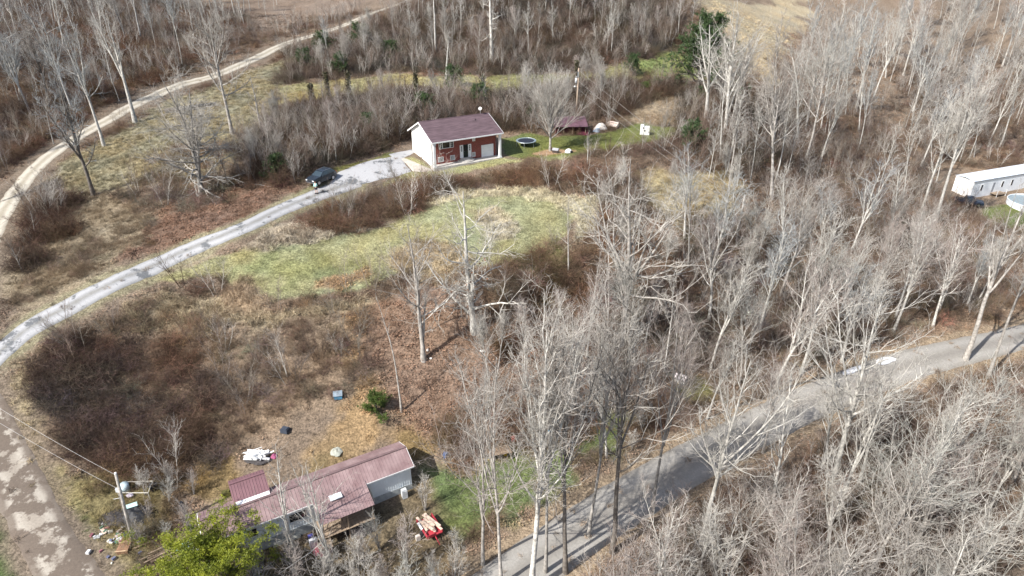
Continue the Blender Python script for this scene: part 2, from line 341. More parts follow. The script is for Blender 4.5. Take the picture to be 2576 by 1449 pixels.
def build_ground():
    def axis(pts, steps):
        out = []
        for (a, b), s in zip(zip(pts[:-1], pts[1:]), steps): out += list(np.arange(a, b, s))
        return np.array(out + [pts[-1]])
    gx = axis([-600, -200, -110, -70, 90, 150, 260, 600], [25, 4, 1.0, .42, .8, 3, 25])
    gy = axis([-80, 20, 34, 120, 175, 300, 700], [10, 1.5, .42, .8, 2.2, 25])
    X, Y = np.meshgrid(gx, gy); nx = len(gx); ny = len(gy)
    Z = hf(X, Y)
    V = np.stack([X, Y, Z], -1).reshape(-1, 3)
    i = np.arange((ny - 1) * (nx - 1)); r = i // (nx - 1); c = i % (nx - 1); a = r * nx + c
    Fc = np.stack([a, a + 1, a + nx + 1, a + nx], -1)
    col, lab = ground_colour(V[:, 0], V[:, 1])
    # worn bare verges beside the roads, dark mud beside the gravel
    x, y = V[:, 0], V[:, 1]
    for L, w, c3, s in ((DRIVE, 1.9, (.19, .175, .11), 1.2), (GRAVEL, 2.4, (.15, .12, .09), 1.8), (ASPH, 3.2, (.26, .20, .135), 1.2)):
        d = dist_line(x, y, L); n = fbm(x, y, 1.6, 3, 77)
        k = np.clip((w + s * n * 1.3 - d) / .8, 0, 1)[:, None] * .8
        col = col * (1 - k) + np.array(c3) * (0.7 + .6 * n)[:, None] * k
    me = mesh_np("ground", V, [Fc], attr_mat("ground_soil", "gcol", 'GEOMETRY', lo=.62, hi=1.35, scale=2.2, bump=1.0, fine=5.0), smooth=True)
    at = me.color_attributes.new("gcol", 'FLOAT_COLOR', 'POINT'); at.data.foreach_set("color", np.c_[col, np.ones(len(col))].astype(np.float32).ravel())
    return tag(link("ground", me), kind='structure')
build_ground()
def ribbon(name, L, w, m, lift=.05, jit=.18, cross=14, seed=0, thick=.25):
    T = np.gradient(L, axis=0); T /= np.linalg.norm(T, axis=1)[:, None] + 1e-9; N = np.c_[-T[:, 1], T[:, 0]]
    s = np.arange(len(L)) * .6
    e0 = w / 2 + (fbm(s, s * 0, 1.6, 4, seed) - .5) * 2 * jit; e1 = w / 2 + (fbm(s, s * 0 + 50, 1.6, 4, seed + 3) - .5) * 2 * jit
    cols = []
    for k in range(cross + 1):
        f = k / cross; o = -e0 + (e0 + e1) * f; p = L + N * o[:, None]
        z = h(p[:, 0], p[:, 1]) + lift + .03 * (1 - (2 * f - 1) ** 2) - (lift + .06) * abs(2 * f - 1) ** 6 + (fbm(p[:, 0] * 1.0, p[:, 1], .9, 3, 71) - .5) * .07 * abs(2 * f - 1) ** 2
        cols.append(np.c_[p, z])
    A = np.stack(cols, 1); lo = A[:, [0, -1]].copy(); lo[:, :, 2] -= thick
    A = np.concatenate([lo[:, :1], A, lo[:, 1:]], 1); n, k, _ = A.shape
    i = np.arange((n - 1) * (k - 1)); r = i // (k - 1); c = i % (k - 1); a = r * k + c
    me = mesh_np(name, A.reshape(-1, 3), [np.stack([a, a + k, a + k + 1, a + 1], -1)[:, ::-1]], m, smooth=True)
    uv = me.attributes.new("across", 'FLOAT', 'POINT'); ac = np.linspace(-1, 1, k - 2); ac = np.r_[-1, ac, 1]
    uv.data.foreach_set("value", np.tile(ac, n).astype(np.float32))
    return tag(link(name, me), kind='structure')
def road_mat(name, base, track, crown, dark, darkamt, sc=.35, trackw=.5, fine=12, bump=.3, edge=.8):
    m = bpy.data.materials.new(name); m.use_nodes = True; nt = m.node_tree; b = nt.nodes["Principled BSDF"]; L = nt.links.new
    b.inputs["Roughness"].default_value = .9; b.inputs["Specular IOR Level"].default_value = .2
    tc = nt.nodes.new("ShaderNodeTexCoord"); at = nt.nodes.new("ShaderNodeAttribute"); at.attribute_name = "across"
    def noise(s, d=6, r=.6):
        n = nt.nodes.new("ShaderNodeTexNoise"); n.inputs["Scale"].default_value = s; n.inputs["Detail"].default_value = d; n.inputs["Roughness"].default_value = r
        L(tc.outputs["Object"], n.inputs["Vector"]); return n.outputs[0]
    def math(op, a, c=None, v=None):
        n = nt.nodes.new("ShaderNodeMath"); n.operation = op; L(a, n.inputs[0])
        if c is not None: L(c, n.inputs[1])
        if v is not None: n.inputs[1].default_value = v
        return n.outputs[0]
    def mix(f, c1, c2):
        n = nt.nodes.new("ShaderNodeMix"); n.data_type = 'RGBA'; L(f, n.inputs["Factor"])
        for s_, c in (("A", c1), ("B", c2)):
            i = [q for q in n.inputs if q.name == s_ and q.type == 'RGBA'][0]
            if isinstance(c, tuple): i.default_value = (*c, 1)
            else: L(c, i)
        return [q for q in n.outputs if q.type == 'RGBA'][0]
    def ramp(f, a, c):
        n = nt.nodes.new("ShaderNodeMapRange"); n.inputs["From Min"].default_value = a; n.inputs["From Max"].default_value = c; L(f, n.inputs[0]); return n.outputs[0]
    ab = math('ABSOLUTE', at.outputs["Fac"])
    wob = math('ADD', ab, math('MULTIPLY', math('SUBTRACT', noise(.8), v=.5), v=.35))
    d = math('ABSOLUTE', math('SUBTRACT', wob, v=trackw)); tr = ramp(d, .28, .08)
    c = mix(tr, base, track)
    cw = ramp(wob, .22, .04); c = mix(math('MULTIPLY', cw, math('MULTIPLY', noise(1.3), v=1.5)), c, crown)
    n1 = noise(sc, 7, .68); c = mix(ramp(n1, .62 - darkamt, .70 - darkamt), dark, c) if False else mix(ramp(n1, .5 + darkamt, .5 + darkamt + .06), c, dark)
    ed = ramp(wob, edge, edge + .2); c = mix(math('MULTIPLY', ed, v=.8), c, dark)
    hs = nt.nodes.new("ShaderNodeHueSaturation"); L(c, hs.inputs["Color"])
    mr = nt.nodes.new("ShaderNodeMapRange"); mr.inputs["To Min"].default_value = .6; mr.inputs["To Max"].default_value = 1.4; L(noise(fine, 4, .8), mr.inputs[0]); L(mr.outputs[0], hs.inputs["Value"])
    L(hs.outputs[0], b.inputs["Base Color"])
    bp = nt.nodes.new("ShaderNodeBump"); bp.inputs["Strength"].default_value = bump; bp.inputs["Distance"].default_value = .05; L(noise(9, 5, .7), bp.inputs["Height"]); L(bp.outputs[0], b.inputs["Normal"])
    return m
M_ASPH = road_mat("worn_asphalt", (.25, .235, .21), (.295, .28, .255), (.215, .20, .18), (.18, .15, .12), .14, sc=.25, fine=4)
M_DRIVE = road_mat("pale_gravel", (.27, .27, .27), (.345, .345, .35), (.20, .195, .18), (.12, .125, .13), .045, sc=.45, fine=7)
M_GRAV = road_mat("tan_gravel", (.33, .30, .245), (.42, .385, .32), (.27, .24, .18), (.19, .155, .11), .12, sc=.35, fine=6)
M_PATCH = road_mat("muddy_gravel", (.30, .265, .22), (.35, .315, .265), (.26, .225, .185), (.135, .108, .086), -.035, sc=.5, fine=5, edge=.5)
# split the long gravel road: clean upper part, muddy patched lower part
ribbon("asphalt_road", ASPH, 5.4, M_ASPH, jit=.12, seed=1)
gi = int(len(GRAVEL) * .66)
gi = int(np.argmin(np.hypot(*(GRAVEL - G(-88., 860.)).T)))
ribbon("gravel_road", GRAVEL[:gi + 1], 3.5, M_GRAV, seed=9, jit=.3)
ribbon("muddy_road", GRAVEL[gi:], 4.3, M_PATCH, seed=12, jit=.3)
ribbon("driveway", DRIVE, 3.0, M_DRIVE, seed=20, jit=.22, lift=.07)
def area_sheet(name, Pp, m, lift, step=.5, jit=.25):
    x0, y0 = Pp.min(0) - 1; x1, y1 = Pp.max(0) + 1
    X, Y = np.meshgrid(np.arange(x0, x1, step), np.arange(y0, y1, step)); ny, nx = X.shape
    sd = poly_sd(X.ravel(), Y.ravel(), Pp) + (fbm(X, Y, 1.8, 3, 31).ravel() - .5) * 2 * jit
    Z = h(X, Y) + lift - np.clip((-.0 - sd.reshape(X.shape)) * .5 + .08, 0, .6)
    V = np.stack([X, Y, Z], -1).reshape(-1, 3)
    i = np.arange((ny - 1) * (nx - 1)); r = i // (nx - 1); c = i % (nx - 1); a = r * nx + c
    Fc = np.stack([a, a + 1, a + nx + 1, a + nx], -1); keep = (sd[Fc] > -.6).any(1)
    me = mesh_np(name, V, [Fc[keep]], m, smooth=True)
    uv = me.attributes.new("across", 'FLOAT', 'POINT'); uv.data.foreach_set("value", (.45 + 0 * sd).astype(np.float32))
    return tag(link(name, me), kind='structure')
area_sheet("parking_pad", PAD, M_DRIVE, .085, step=.3)
WK = G(np.array([p[0] for p in WALK], float), np.array([p[1] for p in WALK], float))
area_sheet("footpath", WK, mat("old_concrete", (.42, .38, .33), var=.2, scale=1.5, bump=.2), .06, step=.2, jit=.1)
# ---------------------------------------------------------------- plant geometry
def tubes(P, Rd, n=3):
    B, K, _ = P.shape
    T = np.gradient(P, axis=1); T /= np.linalg.norm(T, axis=2, keepdims=True) + 1e-9
    ref = np.where(np.abs(T[..., 2:3]) < .9, np.array([0, 0, 1.]), np.array([1., 0, 0])); ref = np.broadcast_to(ref[:, :1], T.shape)
    U = np.cross(T, ref); U /= np.linalg.norm(U, axis=2, keepdims=True) + 1e-9; W = np.cross(T, U)
    a = 2 * np.pi * np.arange(n) / n
    V = P[:, :, None] + (U[:, :, None] * np.cos(a)[None, None, :, None] + W[:, :, None] * np.sin(a)[None, None, :, None]) * Rd[:, :, None, None]
    b = (np.arange(B) * K * n)[:, None, None]; i = (np.arange(K - 1) * n)[None, :, None]; k = np.arange(n)[None, None]; k2 = (k + 1) % n
    Fq = np.stack([b + i + k, b + i + k2, b + i + n + k2, b + i + n + k], -1).reshape(-1, 4)
    return V.reshape(-1, 3), Fq
class Soup:
    def __init__(s): s.V = []; s.F = {3: [], 4: []}; s.n = 0
    def add(s, V, Fc):
        if len(Fc): s.F[Fc.shape[1]].append(Fc + s.n)
        s.V.append(V); s.n += len(V); return s
    def mesh(s, name, m, smooth=False): return mesh_np(name, np.concatenate(s.V), [np.concatenate(f) for f in s.F.values() if f], m, smooth)
def nrm(a): return a / (np.linalg.norm(a, axis=-1, keepdims=True) + 1e-9)
def grow(rng, P, Rd, n, t0, t1, ang, lf, k=4, rf=.5, trop=.1, wig=.12, prof=None, endr=.3, minr=.007, angv=.35, power=1.0):
    B, K, _ = P.shape; plen = np.linalg.norm(np.diff(P, axis=1), axis=2).sum(1)
    idx = np.repeat(np.arange(B), n); t = (np.tile(np.arange(n), B) + rng.random(B * n)) / n
    t = t0 + (t1 - t0) * t ** power; f = np.clip(t * (K - 1), 0, K - 1.001); i = f.astype(int); fr = (f - i)[:, None]
    base = P[idx, i] * (1 - fr) + P[idx, i + 1] * fr; tan = nrm(P[idx, i + 1] - P[idx, i]); r0 = Rd[idx, i] * (1 - fr[:, 0]) + Rd[idx, i + 1] * fr[:, 0]
    ref = np.where(np.abs(tan[:, 2:3]) < .9, np.array([0, 0, 1.]), np.array([1., 0, 0])); u = nrm(np.cross(tan, ref)); w = np.cross(tan, u)
    az = np.tile(np.arange(n), B) * 2.4 + np.repeat(rng.random(B) * 6.28, n) + rng.normal(0, .5, B * n)
    a = ang * (1 + rng.normal(0, angv, B * n))
    d = tan * np.cos(a)[:, None] + (u * np.cos(az)[:, None] + w * np.sin(az)[:, None]) * np.sin(a)[:, None]
    ln = plen[idx] * lf * (.6 + .7 * rng.random(B * n)) * (prof(t) if prof else 1)
    r = np.maximum(np.minimum(r0 * rf, ln * .035 + .004), minr)
    pts = [base]; st = (ln / (k - 1))[:, None]
    for j in range(k - 1):
        d = nrm(d + rng.normal(0, wig, d.shape) + np.array([0, 0, trop])); pts.append(pts[-1] + d * st)
    tap = 1 - (1 - endr) * np.arange(k) / (k - 1)
    return np.stack(pts, 1), r[:, None] * tap[None]
def trunk_line(rng, H, r0, k=9, lean=(0, 0), wig=.03, base=(0, 0, 0), top=.12, d0=(0, 0, 1)):
    pts = [np.array(base, float)]; d = nrm(np.array(d0, float) + np.array([lean[0], lean[1], 0.])); st = H / (k - 1)
    for j in range(k - 1):
        d = nrm(d + rng.normal(0, wig, 3) * np.array([1, 1, .2]) + np.array([0, 0, .03])); pts.append(pts[-1] + d * st)
    t = np.arange(k) / (k - 1); Rr = r0 * (top + (1 - top) * (1 - t) ** .9)
    Rr[0] *= 1.35
    return np.stack(pts)[None], Rr[None]
def bare_tree(name, seed, H=17, r0=.17, bark='bark_grey', twig='twig_grey', lean=(0, 0), forks=0, forkh=.35, forka=.3, nl=15, lt=(.4, .97), la=.75, ll=.30, lprof=None, trop=.12,
              ns=8, sa=.6, sl=.42, nt=8, ta=.6, tl=.45, nf=3, fl=.5, wig=.10, twigr=.011, leaves=0, leafc='brown_leaf', fineon=True, stem=1, limbwig=None, limbr=.022, twig2=.013, forkl=.52, twigwig=.03):
    rng = np.random.default_rng(seed); tr = Soup(); cr = Soup()
    P, Rr = trunk_line(rng, H, r0, lean=lean, wig=twigwig)
    lines = [(P, Rr)]
    if stem > 1:
        for q in range(stem - 1):
            a = rng.random() * 6.28; lines.append(trunk_line(rng, H * rng.uniform(.75, .95), r0 * .8, lean=(.16 * math.cos(a), .16 * math.sin(a)), base=(r0 * 1.2 * math.cos(a), r0 * 1.2 * math.sin(a), 0), wig=wig * .35))
    if forks:
        FP, FR = grow(rng, P, Rr, forks, forkh, forkh + .2, forka, forkl, k=9, rf=.75, trop=.10, wig=wig * .4, endr=.15)
        lines.append((FP, np.maximum(FR, r0 * .06)))
    for p, r in lines: tr.add(*tubes(p, r, 7))
    L1P = []; L1R = []
    pf = lprof or (lambda t: 1.15 - .75 * np.clip((t - .3) / .7, 0, 1))
    for p, r in lines:
        for b in range(len(p)):
            n = nl if (b == 0 and p is lines[0][0]) else max(5, int(nl * .6)); lo = lt[0] if (p is lines[0][0] or stem > 1) else .25
            a, c = grow(rng, p[b:b + 1], r[b:b + 1], n, lo, lt[1], la, ll, k=7, rf=.55, trop=trop, wig=limbwig or wig, prof=pf, endr=.3, minr=limbr); L1P.append(a); L1R.append(c)
    A = np.concatenate(L1P); AR = np.concatenate(L1R); tr.add(*tubes(A, AR, 4))
    Bp, BR = grow(rng, A, AR, ns, .15, 1, sa, sl, k=4, rf=.6, trop=trop * .6, wig=wig * 1.2, minr=twig2); cr.add(*tubes(Bp, BR, 3))
    C_, CR = grow(rng, Bp, BR, nt, .1, 1, ta, tl, k=3, rf=.65, trop=trop * .5, wig=wig * 1.3, minr=twigr); cr.add(*tubes(C_, CR, 3))
    if fineon and nf:
        D_, DR = grow(rng, C_, CR, nf, .2, 1, .6, fl, k=2, rf=.8, trop=.05, wig=.1, minr=twigr * .75); cr.add(*tubes(D_, DR, 3))
    tip = C_[:, -1]
    out = [tr.mesh(name + "_trunk", MATS[bark], smooth=True), cr.mesh(name + "_crown", MATS[twig])]
    if leaves:
        lf = Soup(); sel = tip[rng.random(len(tip)) < leaves]; sel = sel[sel[:, 2] < H * .62]
        lf.add(*leafquads(rng, np.repeat(sel, 2, 0) + rng.normal(0, .15, (len(sel) * 2, 3)), .12)); out.append(lf.mesh(name + "_leaves", MATS[leafc]))
    return out
def leafquads(rng, C_, s, flat=0.0):
    n = len(C_); a = nrm(rng.normal(0, 1, (n, 3)) * np.array([1, 1, 1 - flat])); b = nrm(np.cross(a, rng.normal(0, 1, (n, 3)) * np.array([1 - flat, 1 - flat, 1]) + 1e-3))
    s = s * (.6 + .8 * rng.random((n, 1))); V = np.stack([C_ - a * s, C_ + b * s * .6, C_ + a * s, C_ - b * s * .6 + .15 * s], 1).reshape(-1, 3)
    return V, (np.arange(n) * 4)[:, None] + np.arange(4)[None]
def blades(rng, n, rad, hgt, wid, bend=.5):
    a = rng.random(n) * 6.28; r = rad * np.sqrt(rng.random(n)); b = np.c_[r * np.cos(a), r * np.sin(a), -.03 * np.ones(n)]
    H_ = hgt * (.5 + .8 * rng.random(n)); d = np.c_[rng.normal(0, bend, n), rng.normal(0, bend, n), np.ones(n)]; d = nrm(d) * H_[:, None]
    side = nrm(np.c_[rng.normal(0, 1, (n, 2)), np.zeros(n)]) * wid; m = b + d * .55; tip = b + d + np.c_[d[:, :2] * .6, -.25 * H_]
    V = np.stack([b - side, b + side, m + side * .8, m - side * .8, tip], 1).reshape(-1, 3); i = np.arange(n)[:, None] * 5
    return V, i + np.array([0, 1, 2, 3]), i + np.array([3, 2, 4])
for nm, c, c2 in (('bark_grey', (.24, .22, .195), (.46, .43, .39)), ('bark_pale', (.36, .34, .305), (.64, .62, .565)), ('bark_dark', (.11, .095, .08), (.21, .185, .16)), ('bark_white', (.40, .38, .34), (.62, .60, .55)),
                  ('twig_grey', (.28, .255, .225), (.46, .425, .38)), ('twig_pale', (.37, .345, .305), (.60, .565, .505)), ('twig_pink', (.28, .235, .205), (.47, .41, .37)), ('twig_blue', (.29, .30, .30), (.43, .45, .445)),
                  ('twig_brown', (.13, .09, .065), (.22, .165, .125)), ('twig_olive', (.33, .325, .285), (.50, .49, .44))):
    mat(nm, c, rough=.9, scale=.7 if 'bark' not in nm else 2.5, col2=c2, objrand=.16, bump=.4 if 'bark' in nm else 0, bscale=14)
mat('brown_leaf', (.16, .08, .045), rough=.8, var=.5, scale=2); mat('ivy_leaf', (.055, .065, .03), rough=.6, var=.5, scale=3, col2=(.11, .095, .05))
mat('pine_leaf', (.115, .165, .018), rough=.5, var=.35, scale=1.1, col2=(.36, .385, .04)); mat('cedar_leaf', (.05, .09, .02), rough=.6, var=.4, scale=1.5, col2=(.12, .17, .035))
mat('far_pine_leaf', (.03, .065, .025), rough=.6, var=.4, scale=1.5, col2=(.075, .12, .04))
# ---- scattering of uncountable ground cover (geometry nodes, stuff)
def proto(name, me):
    o = bpy.data.objects.new(name, me); return o          # instanced only, never linked on its own
def scatter(name, protos, P3, scl, tint, rng, label, tilt=.12):
    n = len(P3)
    me = bpy.data.meshes.new(name); me.vertices.add(n); me.vertices.foreach_set("co", np.asarray(P3, np.float32).ravel())
    rot = np.c_[rng.normal(0, tilt, n), rng.normal(0, tilt, n), rng.random(n) * 6.283]
    a = me.attributes.new("rot", 'FLOAT_VECTOR', 'POINT'); a.data.foreach_set("vector", rot.astype(np.float32).ravel())
    a = me.attributes.new("scl", 'FLOAT_VECTOR', 'POINT'); a.data.foreach_set("vector", np.repeat(scl[:, None], 3, 1).astype(np.float32).ravel())
    a = me.attributes.new("tint", 'FLOAT_VECTOR', 'POINT'); a.data.foreach_set("vector", tint.astype(np.float32).ravel())
    a = me.attributes.new("pick", 'INT', 'POINT'); a.data.foreach_set("value", rng.integers(0, len(protos), n).astype(np.int32))
    o = link(name, me); tag(o, label, None, None, 'stuff')
    ng = bpy.data.node_groups.new(name, 'GeometryNodeTree')
    ng.interface.new_socket("Geometry", in_out='INPUT', socket_type='NodeSocketGeometry'); ng.interface.new_socket("Geometry", in_out='OUTPUT', socket_type='NodeSocketGeometry')
    gi_ = ng.nodes.new("NodeGroupInput"); go = ng.nodes.new("NodeGroupOutput"); ip = ng.nodes.new("GeometryNodeInstanceOnPoints"); jn = ng.nodes.new("GeometryNodeJoinGeometry")
    ng.links.new(gi_.outputs[0], ip.inputs["Points"]); ng.links.new(jn.outputs[0], ip.inputs["Instance"]); ip.inputs["Pick Instance"].default_value = True
    for p in protos:
        oi = ng.nodes.new("GeometryNodeObjectInfo"); oi.inputs["Object"].default_value = p; oi.inputs["As Instance"].default_value = True; ng.links.new(oi.outputs["Geometry"], jn.inputs[0])
    for an, ty, so_ in (("rot", 'FLOAT_VECTOR', "Rotation"), ("scl", 'FLOAT_VECTOR', "Scale"), ("pick", 'INT', "Instance Index")):
        na = ng.nodes.new("GeometryNodeInputNamedAttribute"); na.data_type = ty; na.inputs["Name"].default_value = an; ng.links.new(na.outputs[0], ip.inputs[so_])
    ng.links.new(ip.outputs[0], go.inputs[0])
    md = o.modifiers.new("scatter", 'NODES'); md.node_group = ng
    return o
rg = np.random.default_rng(5)
M_TINT = attr_mat("dry_stems", "tint", 'INSTANCER', lo=.7, hi=1.35, scale=3, bump=0, detail=3, objrand=.22)
def mk_bramble(seed, n=26, H=1.3, r=.9, tw=5, rad=.014):
    q = np.random.default_rng(seed); s = Soup(); a = q.random(n) * 6.28; rr = r * .5 * q.random(n)
    pts = [np.c_[rr * np.cos(a), rr * np.sin(a), -.1 * np.ones(n)]]; d = nrm(np.c_[np.cos(a) * .5 + q.normal(0, .3, n), np.sin(a) * .5 + q.normal(0, .3, n), 1.2 * np.ones(n)])
    L_ = H * (.8 + .8 * q.random(n)) / 5
    for j in range(5): pts.append(pts[-1] + d * L_[:, None]); d = nrm(d + q.normal(0, .38, d.shape) + np.array([0, 0, -.20]))
    P = np.stack(pts, 1); Rd = np.full((n, 1), rad) * (1 - .6 * np.arange(6) / 5)[None]; s.add(*tubes(P, Rd, 3))
    s.add(*tubes(*grow(q, P, Rd, tw, .25, 1, .8, .38, k=3, rf=.7, trop=0, wig=.25, minr=.006), 3)); return proto("bramble_clump", s.mesh("bramble_clump", M_TINT))
def mk_tuft(seed, n=46, rad=.32, H=.5, w=.013, bend=.5, nm="grass_tuft"):
    q = np.random.default_rng(seed); V, a, b = blades(q, n, rad, H, w, bend); return proto(nm, mesh_np(nm, V, [a, b], M_TINT))
def mk_leaves(seed, n=34, rad=.6):
    q = np.random.default_rng(seed); a = q.random(n) * 6.28; r = rad * np.sqrt(q.random(n)); C_ = np.c_[r * np.cos(a), r * np.sin(a), .02 + .07 * q.random(n)]
    V, f = leafquads(q, C_, .065, .6); return proto("leaf_patch", mesh_np("leaf_patch", V, [f], M_TINT))
def mk_sapling(seed, H=3.6, st=3):
    q = np.random.default_rng(seed); s = Soup()
    for k in range(st):
        a = q.random() * 6.28; P, Rr = trunk_line(q, H * q.uniform(.6, 1.1), .028, k=6, lean=(.25 * math.cos(a), .25 * math.sin(a)), wig=.08, base=(.3 * math.cos(a), .3 * math.sin(a), -.1), top=.3)
        s.add(*tubes(P, Rr, 3)); A, AR = grow(q, P, Rr, 11, .25, 1, .6, .34, k=4, rf=.6, trop=.12, minr=.010); s.add(*tubes(A, AR, 3))
        s.add(*tubes(*grow(q, A, AR, 5, .2, 1, .6, .45, k=3, rf=.7, trop=.08, minr=.007), 3))
    return proto("sapling", s.mesh("sapling", M_TINT))
BR = [mk_bramble(i) for i in range(4)]; WEED = [mk_bramble(20 + i, n=22, H=.8, r=.9, tw=3, rad=.010) for i in range(3)]
TU = [mk_tuft(40 + i) for i in range(4)]; SH = [mk_tuft(60 + i, n=60, rad=.45, H=.13, w=.012, bend=.7, nm="short_grass") for i in range(3)]; LV = [mk_leaves(80 + i) for i in range(3)]; SP = [mk_sapling(90 + i) for i in range(5)]
NA = 150000
ty = np.sqrt(rg.random(NA)); ya = 30 + 200 * rg.random(NA) ** 1.15; xa = (rg.random(NA) * 2 - 1) * (ya * .86 + 9)
keepd = rg.random(NA) < np.clip((ya * .86 + 9) / 215 * (90 / ya) ** .55 * 1.6, 0, 1); xa = xa[keepd]; ya = ya[keepd]
ca, la_ = ground_colour(xa, ya); fade = road_fade(xa, ya); za = hf(xa, ya)
znames = np.array([z[0] for z in ZW] + ['woods'])[la_]
BZ = [ # thickets: outline, bramble probability, height factor, tint
 ([(560,400),(640,340),(760,270),(1000,245),(1240,243),(1340,225),(1700,205),(1740,235),(1620,262),(1520,300),(1345,322),(1262,328),(1050,318),(1030,372),(930,398),(780,448),(700,470),(600,440)], .7, 1.3, (.085,.064,.048)),
 ([(770,572),(800,505),(900,484),(1040,464),(1200,444),(1350,424),(1500,420),(1560,436),(1560,485),(1450,475),(1300,462),(1160,477),(1000,538),(850,577)], .85, 1.1, (.165,.11,.075)),
 ([(20,720),(30,590),(90,520),(170,515),(170,600),(110,690)], .9, 1.3, (.085,.06,.045)),
 ([(700,212),(740,130),(900,90),(1040,20),(1300,-20),(1700,-20),(1740,130),(1500,172),(1240,188),(1000,182)], .6, 1.3, (.10,.078,.06)),
 ([(1200,740),(1330,650),(1420,640),(1480,600),(1560,560),(1640,600),(1640,750),(1500,850),(1350,880),(1220,860)], .5, 1.0, (.19,.12,.075)),
 ([(370,400),(420,370),(540,370),(640,420),(600,500),(450,525),(370,480)], .35, .9, (.19,.14,.10)),
 ([(110,860),(300,850),(430,860),(600,930),(590,1100),(540,1165),(350,1200),(130,1170),(90,1000)], .8, .95, (.115,.078,.06)),
 ([(480,870),(880,800),(900,960),(800,1060),(650,1135),(570,1150),(540,980)], .35, .7, (.19,.135,.10)),
 ([(150,790),(380,740),(560,730),(640,790),(500,850),(300,860)], .25, .7, (.22,.165,.12)),
 ([(60,780),(120,640),(330,560),(420,600),(330,700),(200,750)], .22, .7, (.20,.15,.105)),
 ([(0,0),(640,0),(560,110),(440,180),(330,235),(230,300),(120,360),(0,480)], .45, 1.2, (.15,.10,.07)),
 ([(230,1200),(300,1190),(360,1290),(420,1449),(300,1449),(250,1300)], .3, .7, (.20,.15,.10)),
 ([(1720,240),(2000,240),(2000,420),(1850,440),(1720,400)], .6, 1.3, (.10,.075,.055)),
 ([(1100,1230),(1180,1200),(1190,1100),(1060,1120),(1060,1200)], .4, .9, (.17,.12,.08)),
 ([(1560,600),(2560,540),(2560,780),(2050,960),(1700,1130),(1520,1220),(1500,850)], .3, 1.0, (.19,.145,.11)),
]
bp = np.zeros(len(xa)); bh = np.ones(len(xa)); bt = np.tile(np.array((.16, .11, .08)), (len(xa), 1))
def _pj(x, y, z):
    dz = z - CH; t = y * math.cos(PITCH) - dz * math.sin(PITCH); return 1288 + F * x / t, 724.5 - F * (y * math.sin(PITCH) + dz * math.cos(PITCH)) / t
ux, uy = _pj(xa, ya, za + 1.6); bx_, by_ = _pj(xa, ya, za); shade_lawn = (ux > 1255) & (ux < 1715) & (uy < 398) & (by_ > 395) & (by_ < 450)
ux3, uy3 = _pj(xa, ya, za + 4.0); hides_lawn = (ux3 > 1030) & (ux3 < 1715) & (uy3 < 405) & (by_ > 395) & (by_ < 500)
nz = fbm(xa, ya, 4, 3, 55); bp[znames == 'woods'] = .14
for pg, pr, hh, tc_ in BZ:
    Pp = G(np.array([p[0] for p in pg], float), np.array([p[1] for p in pg], float)); m = poly_sd(xa, ya, Pp) + (nz - .5) * 7 > 0
    bp[m] = pr * np.clip(.25 + 2.2 * (nz[m] - .25), .1, 1.3); bh[m] = hh; bt[m] = tc_
openz = np.isin(znames, ['oval', 'ovalgreen', 'lawn', 'lawntan', 'clear', 'green', 'bare', 'bench', 'field', 'pale'])
bp[openz | shade_lawn] = 0; bp *= fade > .55
u = rg.random(len(xa)); m = u < bp; n = m.sum()
hue = (fbm(xa[m], ya[m], 7, 3, 88) - .5)[:, None]; tj = (.55 + 1.1 * rg.random((n, 1)) ** 1.5) * (1 + rg.normal(0, .07, (n, 3))) * (1 + hue * np.array((.8, .1, -.5)) * .8)
scatter("bramble_thicket", BR, np.c_[xa[m], ya[m], za[m]], bh[m] * (.45 + 1.05 * rg.random(n)), bt[m] * tj, rg, "tangled brown leafless brambles filling the banks")
grassz = {'slope': .8, 'bench': .8, 'green': .5, 'hill': .7, 'field': .35, 'redhill': .6, 'leaves': .12, 'slopeleaf': .25, 'slopegrey': .6, 'tan': .95, 'dark': .35, 'mid': .45, 'lefttan': .8, 'path': .35, 'yard': .4, 'yardl': .6, 'oval': .0, 'pale': .9, 'feather': 1.0, 'rough': .9, 'orange': .8, 'olive': .6, 'rightpatch': .8, 'verge': .3, 'roadside': .15, 'trailer': .25, 'woods': .12, 'woodbrown': .2}
gp = np.array([grassz.get(z, 0) for z in znames]) * np.clip(fade + .15, 0, 1); gp *= np.clip(.4 + 1.4 * fbm(xa, ya, 3, 3, 66), 0, 1.2)
m = (rg.random(len(xa)) < gp) & ~m; n = m.sum()
gs = np.where(np.isin(znames[m], ['feather', 'pale', 'tan', 'rough']), 1.5, .95) * (.6 + .8 * rg.random(n))
scatter("dead_grass", TU, np.c_[xa[m], ya[m], za[m]], gs, ca[m] * (.95 + .9 * rg.random((n, 1))), rg, "tufts of dry tan grass over the slopes and field edges")
m2 = (rg.random(len(xa)) < np.where(np.isin(znames, ['tan', 'slopegrey', 'mid', 'dark', 'rough', 'feather', 'lefttan', 'yardl', 'woods', 'olive', 'hill', 'rightpatch']), .28, .03)) & ~openz & (fade > .6); n = m2.sum()
scatter("dry_weeds", WEED, np.c_[xa[m2], ya[m2], za[m2]], .6 + .8 * rg.random(n), np.clip(ca[m2] * (.75 + .5 * rg.random((n, 1))), 0, .5) * np.array((1, .92, .88)), rg, "dry grey brown weeds standing in rough ground")
m3 = np.isin(znames, ['oval', 'ovalgreen', 'lawn', 'lawntan', 'clear', 'green', 'verge', 'slope', 'yard', 'bench']) & (fade > .1) & (rg.random(len(xa)) < .9); n = m3.sum()
scatter("short_grass", SH, np.c_[xa[m3], ya[m3], za[m3]], .8 + .7 * rg.random(n), ca[m3] * (.85 + .5 * rg.random((n, 1))), rg, "short green and yellow mown grass")
